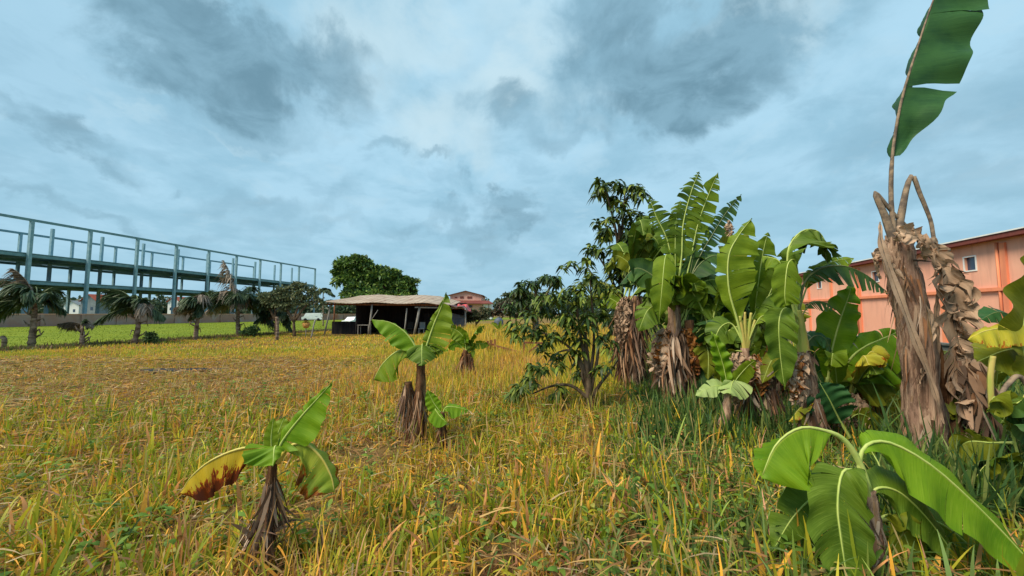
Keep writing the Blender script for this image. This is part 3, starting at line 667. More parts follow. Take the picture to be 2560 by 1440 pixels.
seedc = [0]
class Plant:
    def __init__(s, name, label, D, base, group='banana plants in the field'):
        s.D = D; s.px = D / F; p = at(base[0], base[1], D); s.t = thing(name, label, 'banana plant', (p.x, D, 0), 0, group)
    def P(s, q): return at(q[0], q[1], s.D + (q[2] if len(q) > 2 else 0))
    def leaf(s, pts, w, dl, dr, mat='leaf', tears=3, **kw):
        seedc[0] += 1; kw.setdefault('rr', max(.006, min(.018, w * s.px * .06)))
        if mat in ('dark', 'teal', 'deep'): kw.setdefault('rib', 'ribdark' if mat != 'deep' else 'rib')
        if mat in ('dry', 'rust'): kw.setdefault('rib', 'ribdry')
        if mat in ('yellow', 'burnt', 'patchy'): kw.setdefault('rib', 'ribyel')
        return banana_leaf(s.t, [s.P(p) for p in pts], w * s.px, dl, dr, mat, tears, seed=seedc[0], **kw)
    def trunk(s, pts, rad, mat='trunk', name='trunk', rough=.12, ground=True, sides=14):
        w = catmull([s.P(p) for p in pts], 22); n = len(w)
        if ground: w[0].z = -.05
        rr = np.interp(np.linspace(0, 1, n), np.linspace(0, 1, len(rad)), rad) * s.px
        seedc[0] += 1; b = MB(); b.tube(w, [float(r * (1 + .06 * math.sin(i * 1.3 + seedc[0]))) for i, r in enumerate(rr)], sides, rough, seed=seedc[0]); return b.build(name, M[mat], s.t)
    def stalk(s, pts, rad, mat='ribdry', name='petiole', parent=None):
        w = catmull([s.P(p) for p in pts], 20); rr = np.interp(np.linspace(0, 1, 21), np.linspace(0, 1, len(rad)), rad) * s.px
        b = MB(); b.tube(w, [float(r) for r in rr], 8, .1); return b.build(name, M[mat], parent or s.t)
    def skirt(s, pts, rad, n, L, Wd, cols=DRY, **kw):
        seedc[0] += 1; w = [s.P(p) for p in pts]
        for q in w: q.z = max(q.z, .02)
        return strips(s.t, w, rad * s.px, n, L * s.px, Wd * s.px, cols, seed=seedc[0], **kw)

def rand_leaves(pl, n, crown, spread, Ls, ws, mats, seed, da=1.4, tears=(3, 9)):
    r = random.Random(seed)
    for _ in range(n):
        a = r.uniform(-da, da); L = r.uniform(*Ls); x0 = crown[0] + r.uniform(-1, 1) * spread[0]; y0 = crown[1] + r.uniform(-1, 1) * spread[1]; dz = r.uniform(-.5, .5)
        x1 = x0 + math.sin(a) * L * .8; y1 = y0 - math.cos(a) * L; dr = abs(math.sin(a)) * L * .5 + r.uniform(.0, .4) * L
        pl.leaf([(x0, y0, 0), (x0 + (x1 - x0) * .45, y0 + (y1 - y0) * .6, dz * .5), (x1, y1, dz), (x1 + math.sin(a) * L * .3, y1 + dr * .5, dz * 1.3)], r.uniform(*ws), (-math.cos(a), -.5, -abs(math.sin(a)) - .1), (math.cos(a), -.2, .25), r.choice(mats), r.randint(*tears), start=.22)
def dead_leaves(pl, n, crown, spread, L, w, seed):
    r = random.Random(seed)
    for _ in range(n):
        x0 = crown[0] + r.uniform(-1, 1) * 4; sx_ = r.choice([-1, 1]) * r.uniform(.4, 1) * spread; l = L * r.uniform(.6, 1.1)
        pl.leaf([(x0, crown[1]), (x0 + sx_ * .7, crown[1] - l * .12, -.1), (x0 + sx_ * 1.1, crown[1] + l * .4, -.15), (x0 + sx_, crown[1] + l, -.15)], w * r.uniform(.7, 1.2), (1, -.4, 0), (-1, -.3, 0), r.choice(['dry', 'dry', 'rust']), 12, start=.25, crumple=.22, ragged=1.3, sag=.4, name='dead_leaf', gap=.12)
LEFT = (-1, 0, -.1); RIGHT = (1, 0, -.1); DOWN = (0, -.15, -1); BACK = (0, 1, -.3)
# A: small plant in the left foreground
A = Plant('banana_plant', 'small banana plant with a scorched yellow leaf in the left foreground', 2.5, (655, 1393))
A.leaf([(684, 1160), (655, 1122, -.02), (600, 1122, -.05), (530, 1150, -.08), (480, 1190, -.1), (452, 1232, -.1)], 74, (.1, -.15, -1), (0, .6, -.8), 'burnt', 4, wr=.8, start=.06, ragged=.12, sag=.1, gap=.02, tipw=3.5)
A.leaf([(695, 1158), (722, 1118), (760, 1108), (800, 1140), (828, 1190), (836, 1232)], 80, (-.7, -.1, -.8), (.3, .8, -.4), 'patchy', 2, wr=.4, start=.16, sag=.1, gap=.02, tipw=3.5, ragged=.2)
A.leaf([(690, 1150), (705, 1105), (750, 1045), (795, 995), (830, 956)], 62, (.7, -.25, -.7), (-.7, .25, .5), 'bright', 3, wr=.35, start=.06, sag=.05, gap=.05, tipw=1.3)
A.leaf([(688, 1150), (690, 1100, .05), (712, 1040, .1)], 34, (-.9, .1, .2), (.9, 0, .1), 'leaf', 1, start=.2, sag=0)
A.leaf([(684, 1160), (678, 1100), (684, 1042)], 17, (-1, -.1, 0), (1, -.1, 0), 'leaf', 0, start=.1, sag=0)
A.leaf([(684, 1150, -.02), (690, 1118, -.05), (686, 1122, -.10), (682, 1168, -.16)], 62, (-1, 0, -.15), (1, 0, -.2), 'bright', 1, start=.15, sag=.15, wr=.35)
A.trunk([(650, 1393), (664, 1280), (678, 1200), (684, 1150)], [20, 16, 12, 9], 'trunkbrown')
A.skirt([(640, 1410), (664, 1280), (682, 1190)], 11, 190, 130, 8, out=.7)
A.skirt([(625, 1410), (650, 1300)], 22, 90, 120, 10, out=1.0, up=.5)

# B: mid plant
Bp = Plant('banana_plant', 'banana plant with four broad leaves and brown stem in mid field', 4.7, (1040, 1108))
Bp.leaf([(1049, 892), (1036, 862), (1012, 830), (975, 806), (928, 799)], 44, (-.55, -.3, -.9), (.2, .95, -.1), 'bright', 4, wr=.3, start=.04, sag=.05, gap=.02, ragged=.15, tipw=3)
Bp.leaf([(1048, 895), (1022, 876), (990, 880), (955, 912), (934, 950)], 58, (.6, -.3, -.8), (-.2, .95, -.1), 'leaf', 5, wr=.6, start=.06, sag=.05, gap=.02, ragged=.15, tipw=3.2)
Bp.leaf([(1056, 895), (1068, 860), (1085, 810), (1102, 770), (1116, 730)], 56, (1, -.2, -.2), (-1, .1, .1), 'leaf', 7, wr=.3, start=.04, sag=.1, tipw=1.3)
Bp.leaf([(1054, 892), (1056, 862), (1055, 870, -.1), (1054, 915, -.2)], 40, (-1, -.1, -.6), (1, -.1, -.6), 'deep', 7, start=.1, sag=.3)
Bp.leaf([(1056, 895), (1075, 865), (1092, 862), (1108, 885)], 26, (-.5, -.2, -1), (.5, .4, -.4), 'leaf', 5, start=.1)
Bp.trunk([(1042, 1108), (1050, 1020), (1052, 950), (1052, 890)], [20, 14, 11, 8], 'trunkbrown')
Bp.trunk([(1028, 1108), (1026, 1030), (1020, 955)], [17, 14, 9], 'trunkbrown', 'stump')
Bp.skirt([(1038, 1120), (1044, 1020), (1049, 960)], 11, 220, 100, 6, DRYR + DRY[:2])
Bp.skirt([(1020, 1120), (1026, 1000), (1020, 960)], 10, 110, 100, 7, DRY)
S = Plant('banana_sucker', 'young banana sucker with three small leaves beside the brown stemmed banana plant', 4.55, (1105, 1115))
S.leaf([(1105, 1035), (1085, 1008), (1068, 975)], 18, (-.9, 0, .1), (.9, 0, .1), 'bright', 0, start=.1)
S.leaf([(1105, 1035), (1088, 1022), (1100, 1040, -.05), (1118, 1058, -.1)], 24, (-.8, 0, -.7), (.7, 0, .4), 'bright', 0, wr=.3)
S.leaf([(1106, 1036), (1115, 1018), (1140, 1018), (1172, 1026)], 22, (0, -.4, -1), (0, .7, .2), 'bright', 2)
S.trunk([(1104, 1115), (1105, 1070), (1106, 1030)], [10, 8, 5], 'trunkbrown')
S.skirt([(1104, 1120), (1106, 1050)], 8, 80, 60, 5, DRYR)

# C and D: small distant plants
Cp = Plant('banana_plant', 'small banana plant with short green leaves in the tall golden grass', 9.0, (1160, 955))
for pts, w, m in (([(1165, 880), (1160, 845), (1140, 825), (1116, 818)], 20, 'leaf'), ([(1165, 880), (1180, 845), (1192, 825), (1212, 814)], 16, 'leaf'), ([(1163, 880), (1145, 858), (1128, 862), (1112, 880)], 14, 'bright'),
                  ([(1165, 885), (1185, 862), (1205, 858), (1224, 864)], 13, 'leaf'), ([(1165, 880), (1162, 850), (1166, 830)], 12, 'bright'), ([(1165, 880), (1170, 855), (1178, 870), (1180, 900)], 13, 'deep')):
    Cp.leaf(pts, w, (-.5, -.3, -.9), (.5, -.3, .5), m, 3)
Cp.trunk([(1155, 955), (1160, 910), (1164, 875)], [10, 9, 6], 'trunkbrown'); Cp.trunk([(1180, 955), (1178, 920), (1172, 885)], [9, 8, 5], 'trunkbrown', 'stem')
Cp.skirt([(1150, 955), (1164, 880)], 10, 140, 50, 4, DRYR); Cp.skirt([(1180, 955), (1176, 890)], 8, 100, 50, 4, DRYR)
Dp = Plant('banana_plant', 'tiny banana plant far away near the right corner of the shed', 21.0, (1250, 857))
for pts in ([(1250, 830), (1240, 812), (1228, 806)], [(1250, 830), (1262, 812), (1275, 805)], [(1250, 832), (1265, 828), (1280, 834)], [(1250, 832), (1236, 826), (1228, 836)], [(1250, 830), (1250, 812), (1252, 800)]):
    Dp.leaf(pts, 5, (-.5, -.3, -.9), (.5, -.3, .5), 'leaf', 2)
Dp.trunk([(1250, 857), (1250, 828)], [5, 3], 'trunkbrown')

# E: tall clump
E = Plant('banana_plant', 'tallest banana plant with comb like shredded leaves and thick dry skirt', 6.4, (1700, 1022))
sh_ = dict(gap=.42, ragged=.7)
E.leaf([(1690, 760), (1704, 640), (1708, 560), (1728, 480), (1748, 428)], 44, (-1, 0, -.3), (1, 0, -.35), 'deep', 26, start=.2, sag=.35, **sh_)
E.leaf([(1700, 760), (1728, 640), (1745, 560), (1770, 490), (1796, 428)], 36, (-1, 0, .2), (1, 0, -.3), 'leaf', 15, start=.22, sag=.15, wr=.9, gap=.3)
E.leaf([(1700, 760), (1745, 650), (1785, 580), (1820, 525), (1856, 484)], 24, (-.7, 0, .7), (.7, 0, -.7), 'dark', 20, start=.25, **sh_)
E.leaf([(1685, 780), (1682, 680), (1668, 600), (1640, 540), (1622, 488)], 50, (1, 0, -.2), (-.8, 0, -.9), 'deep', 20, start=.2, wr=.5, sag=.2, **sh_)
E.leaf([(1690, 760), (1688, 640), (1690, 560), (1702, 500)], 26, (-1, 0, 0), (1, 0, 0), 'leaf', 12, start=.25, **sh_)
E.leaf([(1700, 770), (1735, 680), (1780, 640), (1825, 650)], 42, (0, -.5, -1), (0, .5, .5), 'dark', 6, start=.2)
E.leaf([(1690, 770), (1676, 660), (1664, 640, -.2), (1655, 720, -.4), (1648, 800, -.4)], 30, (-1, 0, -.1), (1, 0, -.1), 'leaf', 4, start=.35)
E.leaf([(1700, 800), (1740, 720), (1790, 700), (1835, 745)], 46, (-.3, -.5, -1), (.3, .5, .5), 'deep', 5, start=.2)
E.leaf([(1700, 820), (1730, 768), (1780, 765), (1822, 830)], 44, (-.3, -.6, -1), (.3, .5, .3), 'deep', 6, start=.2)
E.leaf([(1700, 860), (1735, 830), (1768, 870, -.2), (1770, 950, -.3)], 34, (-1, -.2, -.2), (1, -.2, -.2), 'olive', 3, start=.2)
E.leaf([(1690, 820), (1650, 770), (1620, 775, -.2), (1596, 830, -.2)], 36, (.2, -.5, -1), (-.2, .5, .3), 'deep', 6, start=.15)
E.leaf([(1690, 850), (1720, 790), (1725, 690), (1742, 600)], 30, (-1, 0, 0), (1, 0, 0), 'dark', 4, start=.2)
E.leaf([(1695, 870), (1735, 900), (1755, 960, -.2), (1750, 1010, -.2)], 30, (-1, -.2, 0), (1, -.2, 0), 'dark', 3, start=.1)
rand_leaves(E, 22, (1725, 850), (55, 80), (80, 190), (28, 46), ['dark', 'deep', 'deep', 'leaf', 'olive'], 3)
dead_leaves(E, 6, (1690, 840), 45, 130, 20, 4)
E.trunk([(1700, 1025), (1685, 900), (1685, 760)], [34, 24, 14])
E.trunk([(1735, 1025), (1730, 920), (1720, 800)], [24, 18, 12], 'trunkbrown', 'stem')
E.skirt([(1700, 1040), (1680, 880), (1684, 830)], 34, 420, 110, 8); E.skirt([(1740, 1035), (1725, 880)], 24, 200, 110, 8, DRYR)
E.skirt([(1668, 690), (1660, 660)], 6, 16, 70, 5, DRYR)
# E2 clump behind the tall tree
E2 = Plant('banana_plant', 'banana plant with a wide curtain of brown dead leaves before the tall slim tree', 7.8, (1585, 980))
rand_leaves(E2, 20, (1595, 750), (40, 50), (70, 190), (18, 30), ['leaf', 'olive', 'deep'], 6, 1.2)
dead_leaves(E2, 5, (1585, 760), 40, 150, 13, 7)
E2.trunk([(1585, 962), (1582, 860), (1585, 740)], [20, 16, 10]); E2.skirt([(1585, 960), (1582, 860), (1585, 740)], 26, 520, 90, 5, DRY, out=.3); E2.skirt([(1560, 960), (1560, 770)], 16, 200, 80, 5, DRYR, out=.3)

# F
Fp = Plant('banana_plant', 'banana plant with upright leaves on pale yellow stalks left of the drooping one', 5.2, (1875, 1078))
Fp.leaf([(1862, 872), (1843, 800), (1822, 720), (1822, 640), (1846, 590), (1880, 545)], 66, (1, -.2, 0), (-.4, .8, 0), 'leaf', 9, wr=.5, start=.18, sag=.05, gap=.12, ragged=.3)
Fp.leaf([(1872, 872), (1886, 790, .15), (1898, 690, .2), (1910, 620, .2), (1920, 580, .2)], 34, (-1, 0, 0), (1, 0, -.2), 'leaf', 9, start=.2, gap=.15)
Fp.leaf([(1874, 870), (1905, 780, .1), (1945, 690, .1), (1985, 630, .1)], 44, (-.8, -.2, .5), (.8, -.2, -.5), 'leaf', 5, start=.2)
Fp.leaf([(1866, 870), (1880, 800, .1), (1910, 750, .1), (1955, 720, .1)], 36, (-.5, -.3, -.9), (.4, .3, .6), 'deep', 5, start=.2)
Fp.leaf([(1860, 860), (1830, 810, .1), (1800, 820, .1), (1780, 870, .1)], 36, (.5, -.3, -1), (-.4, .4, .5), 'deep', 4, start=.2)
Fp.leaf([(1868, 862), (1895, 800, -.1), (1920, 790, -.1), (1940, 830, -.1)], 26, (-.3, -.4, -1), (.3, .5, .3), 'leaf', 6, start=.25)
Fp.leaf([(1866, 880), (1830, 880), (1806, 920), (1800, 970)], 30, (1, -.3, -.2), (-1, -.3, 0), 'olive', 2, start=.2)
Fp.leaf([(1862, 850), (1850, 700, .3), (1828, 600, .3), (1822, 552, .3)], 10, (1, 0, 0), (-1, 0, 0), 'dry', 6, start=.7, crumple=.3)
for q in ((1850, 790), (1862, 780), (1878, 782), (1888, 800)): Fp.stalk([(1864, 885), ((1864 + q[0]) / 2, 835), q], [7, 5, 3], 'stalk', 'petiole')
Fp.trunk([(1885, 1080), (1870, 980), (1862, 870)], [20, 15, 9], 'trunk'); Fp.skirt([(1885, 1085), (1868, 960), (1862, 890)], 16, 200, 90, 9, DRY + [(.55, .22, .05)])
Fp.skirt([(1885, 960), (1930, 975)], 16, 120, 110, 10, DRY, out=.7); Fp.leaf([(1885, 940), (1905, 930), (1925, 950)], 14, (0, -.5, -1), None, 'rust', 2)
# L: young light green
Lp = Plant('banana_sucker', 'young light green banana sucker with wavy upright leaf below the shredded clump', 4.9, (1820, 1095))
Lp.leaf([(1820, 990), (1812, 930), (1798, 880), (1780, 828)], 22, (-1, 0, 0), (1, 0, 0), 'bright', 0, ripple=.25, sag=0)
Lp.leaf([(1820, 985), (1800, 965), (1772, 970), (1738, 990)], 22, (0, -.6, -.9), (0, .3, .5), 'pale', 3)
Lp.leaf([(1820, 985), (1835, 952), (1830, 960, -.1), (1825, 985, -.25)], 38, (-1, 0, -.4), (1, 0, -.4), 'pale', 2)
Lp.leaf([(1822, 990), (1840, 950), (1870, 915), (1890, 900)], 22, (-.5, 0, .5), (.5, 0, -.8), 'leaf', 3)
Lp.trunk([(1800, 1100), (1815, 1040), (1820, 985)], [16, 12, 8], 'trunk')

# G
Gp = Plant('banana_plant', 'banana plant with a big leaf folded over its top and a yellow stalk', 4.4, (2045, 1130))
Gp.leaf([(2003, 870), (1992, 780), (1972, 690), (1972, 620), (2005, 578), (2045, 578), (2070, 615)], 88, (-.15, -.5, -1), (.2, .8, -.4), 'deep', 4, start=.3, sag=.2, wr=.8, tipw=4, ripple=.12, crumple=.04)
Gp.leaf([(2000, 830), (1975, 740), (1955, 680), (1945, 650), (1905, 640, .1)], 52, (-.4, -.4, -1), (.3, .6, .4), 'leaf', 5, start=.25)
Gp.leaf([(2000, 760), (1990, 660, -.05), (1970, 660, -.2), (1962, 730, -.25), (1965, 765, -.25)], 36, (-1, -.1, -.1), (1, -.1, -.1), 'leaf', 3, start=.4)
Gp.leaf([(2000, 800), (1965, 770, -.1), (1948, 800, -.2), (1950, 880, -.2), (1962, 975, -.2)], 38, (1, -.3, 0), (-1, -.1, 0), 'deep', 2, start=.2, ripple=.1)
Gp.leaf([(1996, 790), (2010, 710), (2050, 672), (2110, 665), (2170, 690), (2222, 735)], 48, (-.1, -.4, -1), (0, .8, .3), 'dark', 13, start=.22, wr=.5, gap=.35, ragged=.5)
Gp.leaf([(1996, 780), (2030, 690, .1), (2080, 655, .1), (2135, 645, .1)], 30, (0, -.5, -.8), (0, .5, .6), 'leaf', 7, start=.2)
Gp.leaf([(2000, 800), (2025, 760), (2060, 755), (2092, 775)], 20, (0, -.4, -1), (0, .6, .2), 'dark', 8, start=.2, gap=.3)
Gp.leaf([(2000, 880), (1960, 890, .1), (1930, 900, .1), (1905, 960, .1)], 26, (.4, -.4, -.9), (-.4, .4, .5), 'olive', 3)
Gp.leaf([(2000, 880), (2035, 840, .2), (2065, 850, .2), (2080, 900, .2)], 26, (-.4, -.4, -.9), (.4, .4, .5), 'teal', 4)
Gp.stalk([(2010, 885), (2003, 820), (1996, 775)], [14, 10, 7], 'stalk', 'stalk'); Gp.stalk([(2004, 885), (1992, 830), (1984, 790)], [8, 6, 5], 'stalk', 'stalk')
Gp.stalk([(2000, 885), (1965, 905), (1918, 942)], [4, 3, 2])
Gp.trunk([(2048, 1130), (2030, 1000), (2008, 880)], [22, 17, 15]); Gp.skirt([(2010, 900), (2006, 875)], 16, 50, 55, 8, DRY, up=.6); Gp.skirt([(2046, 1130), (2026, 980)], 18, 70, 90, 10)
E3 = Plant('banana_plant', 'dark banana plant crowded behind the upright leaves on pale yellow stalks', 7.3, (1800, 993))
rand_leaves(E3, 22, (1805, 830), (45, 60), (90, 210), (30, 50), ['dark', 'deep', 'dark', 'olive'], 8); dead_leaves(E3, 4, (1800, 840), 40, 120, 18, 9)
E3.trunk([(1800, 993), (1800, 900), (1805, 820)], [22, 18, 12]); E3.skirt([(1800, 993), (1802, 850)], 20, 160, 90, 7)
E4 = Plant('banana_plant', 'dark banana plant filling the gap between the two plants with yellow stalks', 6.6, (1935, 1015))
rand_leaves(E4, 18, (1935, 870), (35, 60), (80, 190), (30, 48), ['deep', 'dark', 'leaf', 'olive'], 10); dead_leaves(E4, 4, (1935, 880), 40, 110, 18, 11)
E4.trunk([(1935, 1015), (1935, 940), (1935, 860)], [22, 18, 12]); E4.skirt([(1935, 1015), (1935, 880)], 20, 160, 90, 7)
dead_leaves(Fp, 5, (1866, 900), 40, 110, 18, 12); dead_leaves(Gp, 3, (2010, 900), 28, 110, 16, 13)
# H
Hp = Plant('banana_plant', 'banana plant with broad bright leaves spreading in front of the salmon wall', 4.7, (2120, 1108))
Hp.leaf([(2068, 960), (2078, 880), (2100, 800), (2118, 750), (2130, 710)], 66, (-1, -.2, -.2), (1, -.1, -.2), 'bright', 3, wr=.75, start=.05, sag=.05, gap=.03, tipw=1.5)
Hp.leaf([(2090, 980), (2120, 905), (2160, 868), (2210, 845), (2262, 822)], 78, (.3, -.4, -.9), (-.3, .2, .8), 'bright', 6, wr=.55, start=.05, gap=.02, ripple=.1)
Hp.leaf([(2080, 1000), (2075, 940), (2120, 915), (2190, 910), (2275, 918)], 82, (0, -.4, -1), (0, .7, .1), 'olive', 5, start=.15, ripple=.09, gap=.02)
Hp.leaf([(2138, 1115, -.3), (2100, 1052, -.3), (2074, 1000, -.35), (2048, 955, -.35)], 50, (1, -.1, .1), (-1, -.1, -.3), 'teal', 1, start=.3, rib='rib', tipw=4)
Hp.leaf([(2080, 1000), (2040, 930, .1), (2040, 870, .1), (2060, 830, .1)], 34, (-1, 0, 0), (1, 0, 0), 'teal', 4)
Hp.leaf([(2120, 1000, .1), (2150, 1000), (2200, 1040), (2260, 1110)], 34, (-.6, -.3, -.8), (.6, -.1, .6), 'rust', 9, start=.1, crumple=.12)
Hp.leaf([(2120, 985, .2), (2170, 965, .1), (2220, 1000, .1), (2262, 1060, .1)], 36, (-.6, -.3, -.8), (.6, -.1, .6), 'yellow', 10, start=.1, crumple=.05, gap=.2)
Hp.leaf([(2120, 1050, -.2), (2150, 1035, -.2), (2190, 1060, -.2), (2215, 1120, -.2)], 26, (-.8, 0, -.5), (.8, 0, .5), 'olive', 4, start=.1)
Hp.leaf([(2100, 1020, .1), (2060, 1050, .1), (2010, 1040, .1), (1975, 1075, .1)], 28, (0, -.4, -1), (0, .4, .7), 'deep', 4, start=.1)
rand_leaves(Hp, 9, (2110, 1010), (60, 40), (90, 170), (28, 44), ['deep', 'olive', 'leaf', 'yellow'], 14, 1.7); dead_leaves(Hp, 4, (2110, 1000), 60, 110, 20, 15)
Hp.trunk([(2125, 1089), (2100, 1000)], [18, 12]); Hp.skirt([(2125, 1089), (2105, 1010)], 16, 120, 80, 8)
Hp.skirt([(2220, 1130), (2270, 1080)], 16, 60, 70, 9, DRY, out=.8, up=.7)

# I: tall half-dead plant
I = Plant('banana_plant', 'tall half dead banana plant with grey brown stem and a single upright leaf', 3.85, (2345, 1180))
I.trunk([(2335, 1180), (2315, 1050), (2298, 900), (2276, 760), (2252, 660), (2240, 585)], [34, 30, 27, 27, 27, 17], rough=.22, sides=20)
I.trunk([(2400, 1185, .1), (2375, 1050, .1), (2352, 930, .1), (2345, 860, .1)], [26, 18, 12, 5], 'trunkbrown', 'stem', rough=.2)
I.trunk([(2300, 1180, .15), (2290, 1000, .15), (2290, 860, .15)], [28, 26, 18], 'trunk', 'stem')
I.leaf([(2238, 600), (2228, 500), (2232, 380), (2254, 250), (2290, 130), (2326, 20), (2360, -70), (2395, -150)], 116, (1, -.35, -.12), (.65, .8, -.2), 'teal', 5, wr=.75, start=.27, sag=.04, rr=.019, rib='ribdry', ripple=.10, tipw=2.6, gap=.03, ragged=.5, crumple=.02)
I.stalk([(2245, 610), (2254, 530), (2278, 440), (2302, 490), (2326, 550), (2336, 605)], [9, 8, 5, 4.5, 4, 4])
I.stalk([(2236, 610), (2212, 540), (2188, 482), (2230, 530), (2275, 575), (2315, 615)], [10, 8, 5, 4, 4, 3])
I.stalk([(2270, 620), (2290, 590), (2315, 640)], [9, 6, 5])
I.leaf([(2330, 595), (2350, 660), (2380, 780), (2400, 900), (2430, 1020), (2478, 1150)], 52, (1, -.5, -.2), (-1, -.4, -.2), 'dry', 20, start=.0, crumple=.11, gap=.08, ragged=1.4, sag=.5, rr=.02, tipw=5, name='dead_leaf')
I.leaf([(2300, 600), (2335, 640), (2375, 720), (2400, 800), (2410, 860)], 34, (1, -.5, -.2), (-.8, -.6, -.5), 'dry', 12, start=.1, crumple=.28, gap=.05, ragged=1.6, sag=.6, name='dead_leaf')
I.leaf([(2395, 850), (2420, 960), (2440, 1080), (2460, 1190)], 40, (1, -.6, 0), (-1, -.5, 0), 'dry', 14, start=.0, crumple=.25, gap=.06, ragged=1.5, sag=.5, name='dead_leaf')
I.leaf([(2200, 555, -.1), (2206, 620, -.2), (2262, 780, -.22), (2330, 960, -.2), (2360, 1060, -.2)], 10, (-1, -.2, 0), (1, -.2, 0), 'dry', 0, start=.0, sag=.1, ripple=.2, name='peeling_sheath')
I.leaf([(2235, 600, -.1), (2255, 580, -.2), (2300, 600, -.22), (2310, 650, -.2)], 22, (0, -.5, -1), (0, -.2, 1), 'dry', 1, crumple=.2, start=0, name='peeling_sheath')
I.leaf([(2260, 700, -.15), (2200, 635, -.1), (2184, 650, -.1), (2200, 700, -.1)], 12, (0, -.5, -1), (0, -.2, 1), 'dry', 1, crumple=.2, start=0, name='peeling_sheath')
I.leaf([(2300, 740, -.1), (2325, 800, -.1), (2320, 870, -.1), (2300, 960, -.1)], 11, (-1, 0, 0), (1, 0, 0), 'dry', 1, crumple=.2, start=0, name='peeling_sheath')
I.leaf([(2345, 720), (2340, 800), (2342, 900), (2338, 1000)], 9, (-1, 0, 0), (1, 0, 0), 'dry', 0, crumple=.1, start=0, name='peeling_sheath')
I.skirt([(2320, 1100), (2276, 760), (2248, 620)], 25, 130, 120, 6, DRY + DRYR, out=.03); I.skirt([(2268, 730), (2242, 590)], 24, 60, 55, 6, DRY, up=.7, out=.4)
I.skirt([(2340, 1180), (2312, 1000)], 32, 90, 130, 12, DRY, out=.2); I.skirt([(2400, 1185), (2385, 1080)], 26, 70, 120, 11, DRY, out=.3)
I.skirt([(2410, 900), (2470, 1150)], 30, 110, 120, 14, DRY, out=.6)
# fern-like yellowing leaf hanging behind
I.leaf([(2420, 960, .3), (2470, 1020, .3), (2510, 1120, .3), (2525, 1230, .3)], 46, (-1, 0, -.1), (1, 0, -.1), 'yellow', 16, start=.1, gap=.3, ragged=.8)
I.leaf([(2400, 950, .4), (2480, 980, .4), (2540, 1060, .4), (2575, 1160, .4)], 46, (-1, 0, -.3), (1, 0, -.1), 'olive', 16, start=.1, gap=.3, ragged=.8)
I.leaf([(2380, 880, .3), (2330, 880, .3), (2320, 930, .3)], 40, (1, -.3, -.4), (-1, 0, 0), 'yellow', 2, start=.1)

H2 = Plant('banana_plant', 'low yellowing banana plant right behind the hanging dead leaf of the tall dry stem', 4.3, (2490, 1139))
rand_leaves(H2, 16, (2485, 1060), (70, 60), (110, 230), (32, 52), ['deep', 'olive', 'dark', 'yellow'], 21, 1.7); dead_leaves(H2, 5, (2480, 1040), 60, 140, 22, 22)
H2.trunk([(2490, 1139), (2488, 1080), (2485, 1010)], [26, 20, 14]); H2.skirt([(2490, 1139), (2487, 1040)], 24, 120, 100, 9)
# J: foreground right young plant
J = Plant('banana_plant', 'young banana plant with wide glossy arching leaves in the right foreground', 2.4, (2175, 1418))
J.leaf([(2172, 1230), (2150, 1160), (2112, 1102), (2068, 1078), (2000, 1070), (1940, 1112), (1903, 1196)], 138, (.15, -.35, -1), (-.1, .7, -.5), 'bright', 3, start=.47, sag=.0, wr=.7, gap=.012, ragged=.12, ripple=.03, tipw=3.5)
J.leaf([(2172, 1240), (2148, 1165), (2168, 1112), (2228, 1108), (2330, 1165, -.05), (2450, 1272, -.1), (2560, 1388, -.15), (2650, 1490, -.2)], 86, (-.55, -.35, -.85), (.5, .6, .45), 'bright', 5, start=.22, sag=.12, wr=.62, gap=.015, ripple=.06, ragged=.18)
J.leaf([(2175, 1260), (2160, 1195, -.05), (2110, 1176, -.1), (2094, 1260, -.15), (2106, 1370, -.18), (2125, 1490, -.2)], 70, (-1, -.05, -.1), (1, -.1, -.1), 'deep', 5, start=.24, sag=.25, gap=.02, rib='rib', tipw=3, ragged=.25, ripple=.07)
J.leaf([(2180, 1270), (2190, 1222), (2250, 1232), (2330, 1310), (2420, 1440)], 66, (-.6, -.35, -.85), (.5, .5, .5), 'deep', 2, start=.15, sag=.1, gap=.03)
J.leaf([(2170, 1270), (2120, 1222, .1), (2050, 1232, .1), (1985, 1290, .1), (1930, 1380, .1)], 60, (.5, -.35, -.85), (-.5, .5, .5), 'deep', 3, start=.15, sag=.1, gap=.05)
J.leaf([(2170, 1270, .1), (2200, 1180, .2), (2180, 1130, .3), (2150, 1075, .3)], 18, (-1, 0, 0), (1, 0, 0), 'leaf', 0, start=.6)
J.leaf([(2190, 1300), (2230, 1290), (2270, 1360), (2280, 1450)], 46, (-1, -.1, -.2), (1, -.1, -.2), 'olive', 2, start=.15)
J.leaf([(2200, 1300, .1), (2330, 1300, .1), (2440, 1380, .1), (2520, 1480, .1)], 60, (-.6, -.35, -.85), (.5, .5, .5), 'deep', 3, start=.15)
J.trunk([(2185, 1418), (2180, 1330), (2172, 1225)], [26, 22, 14], 'trunk'); J.skirt([(2185, 1420), (2176, 1290)], 24, 60, 120, 9)
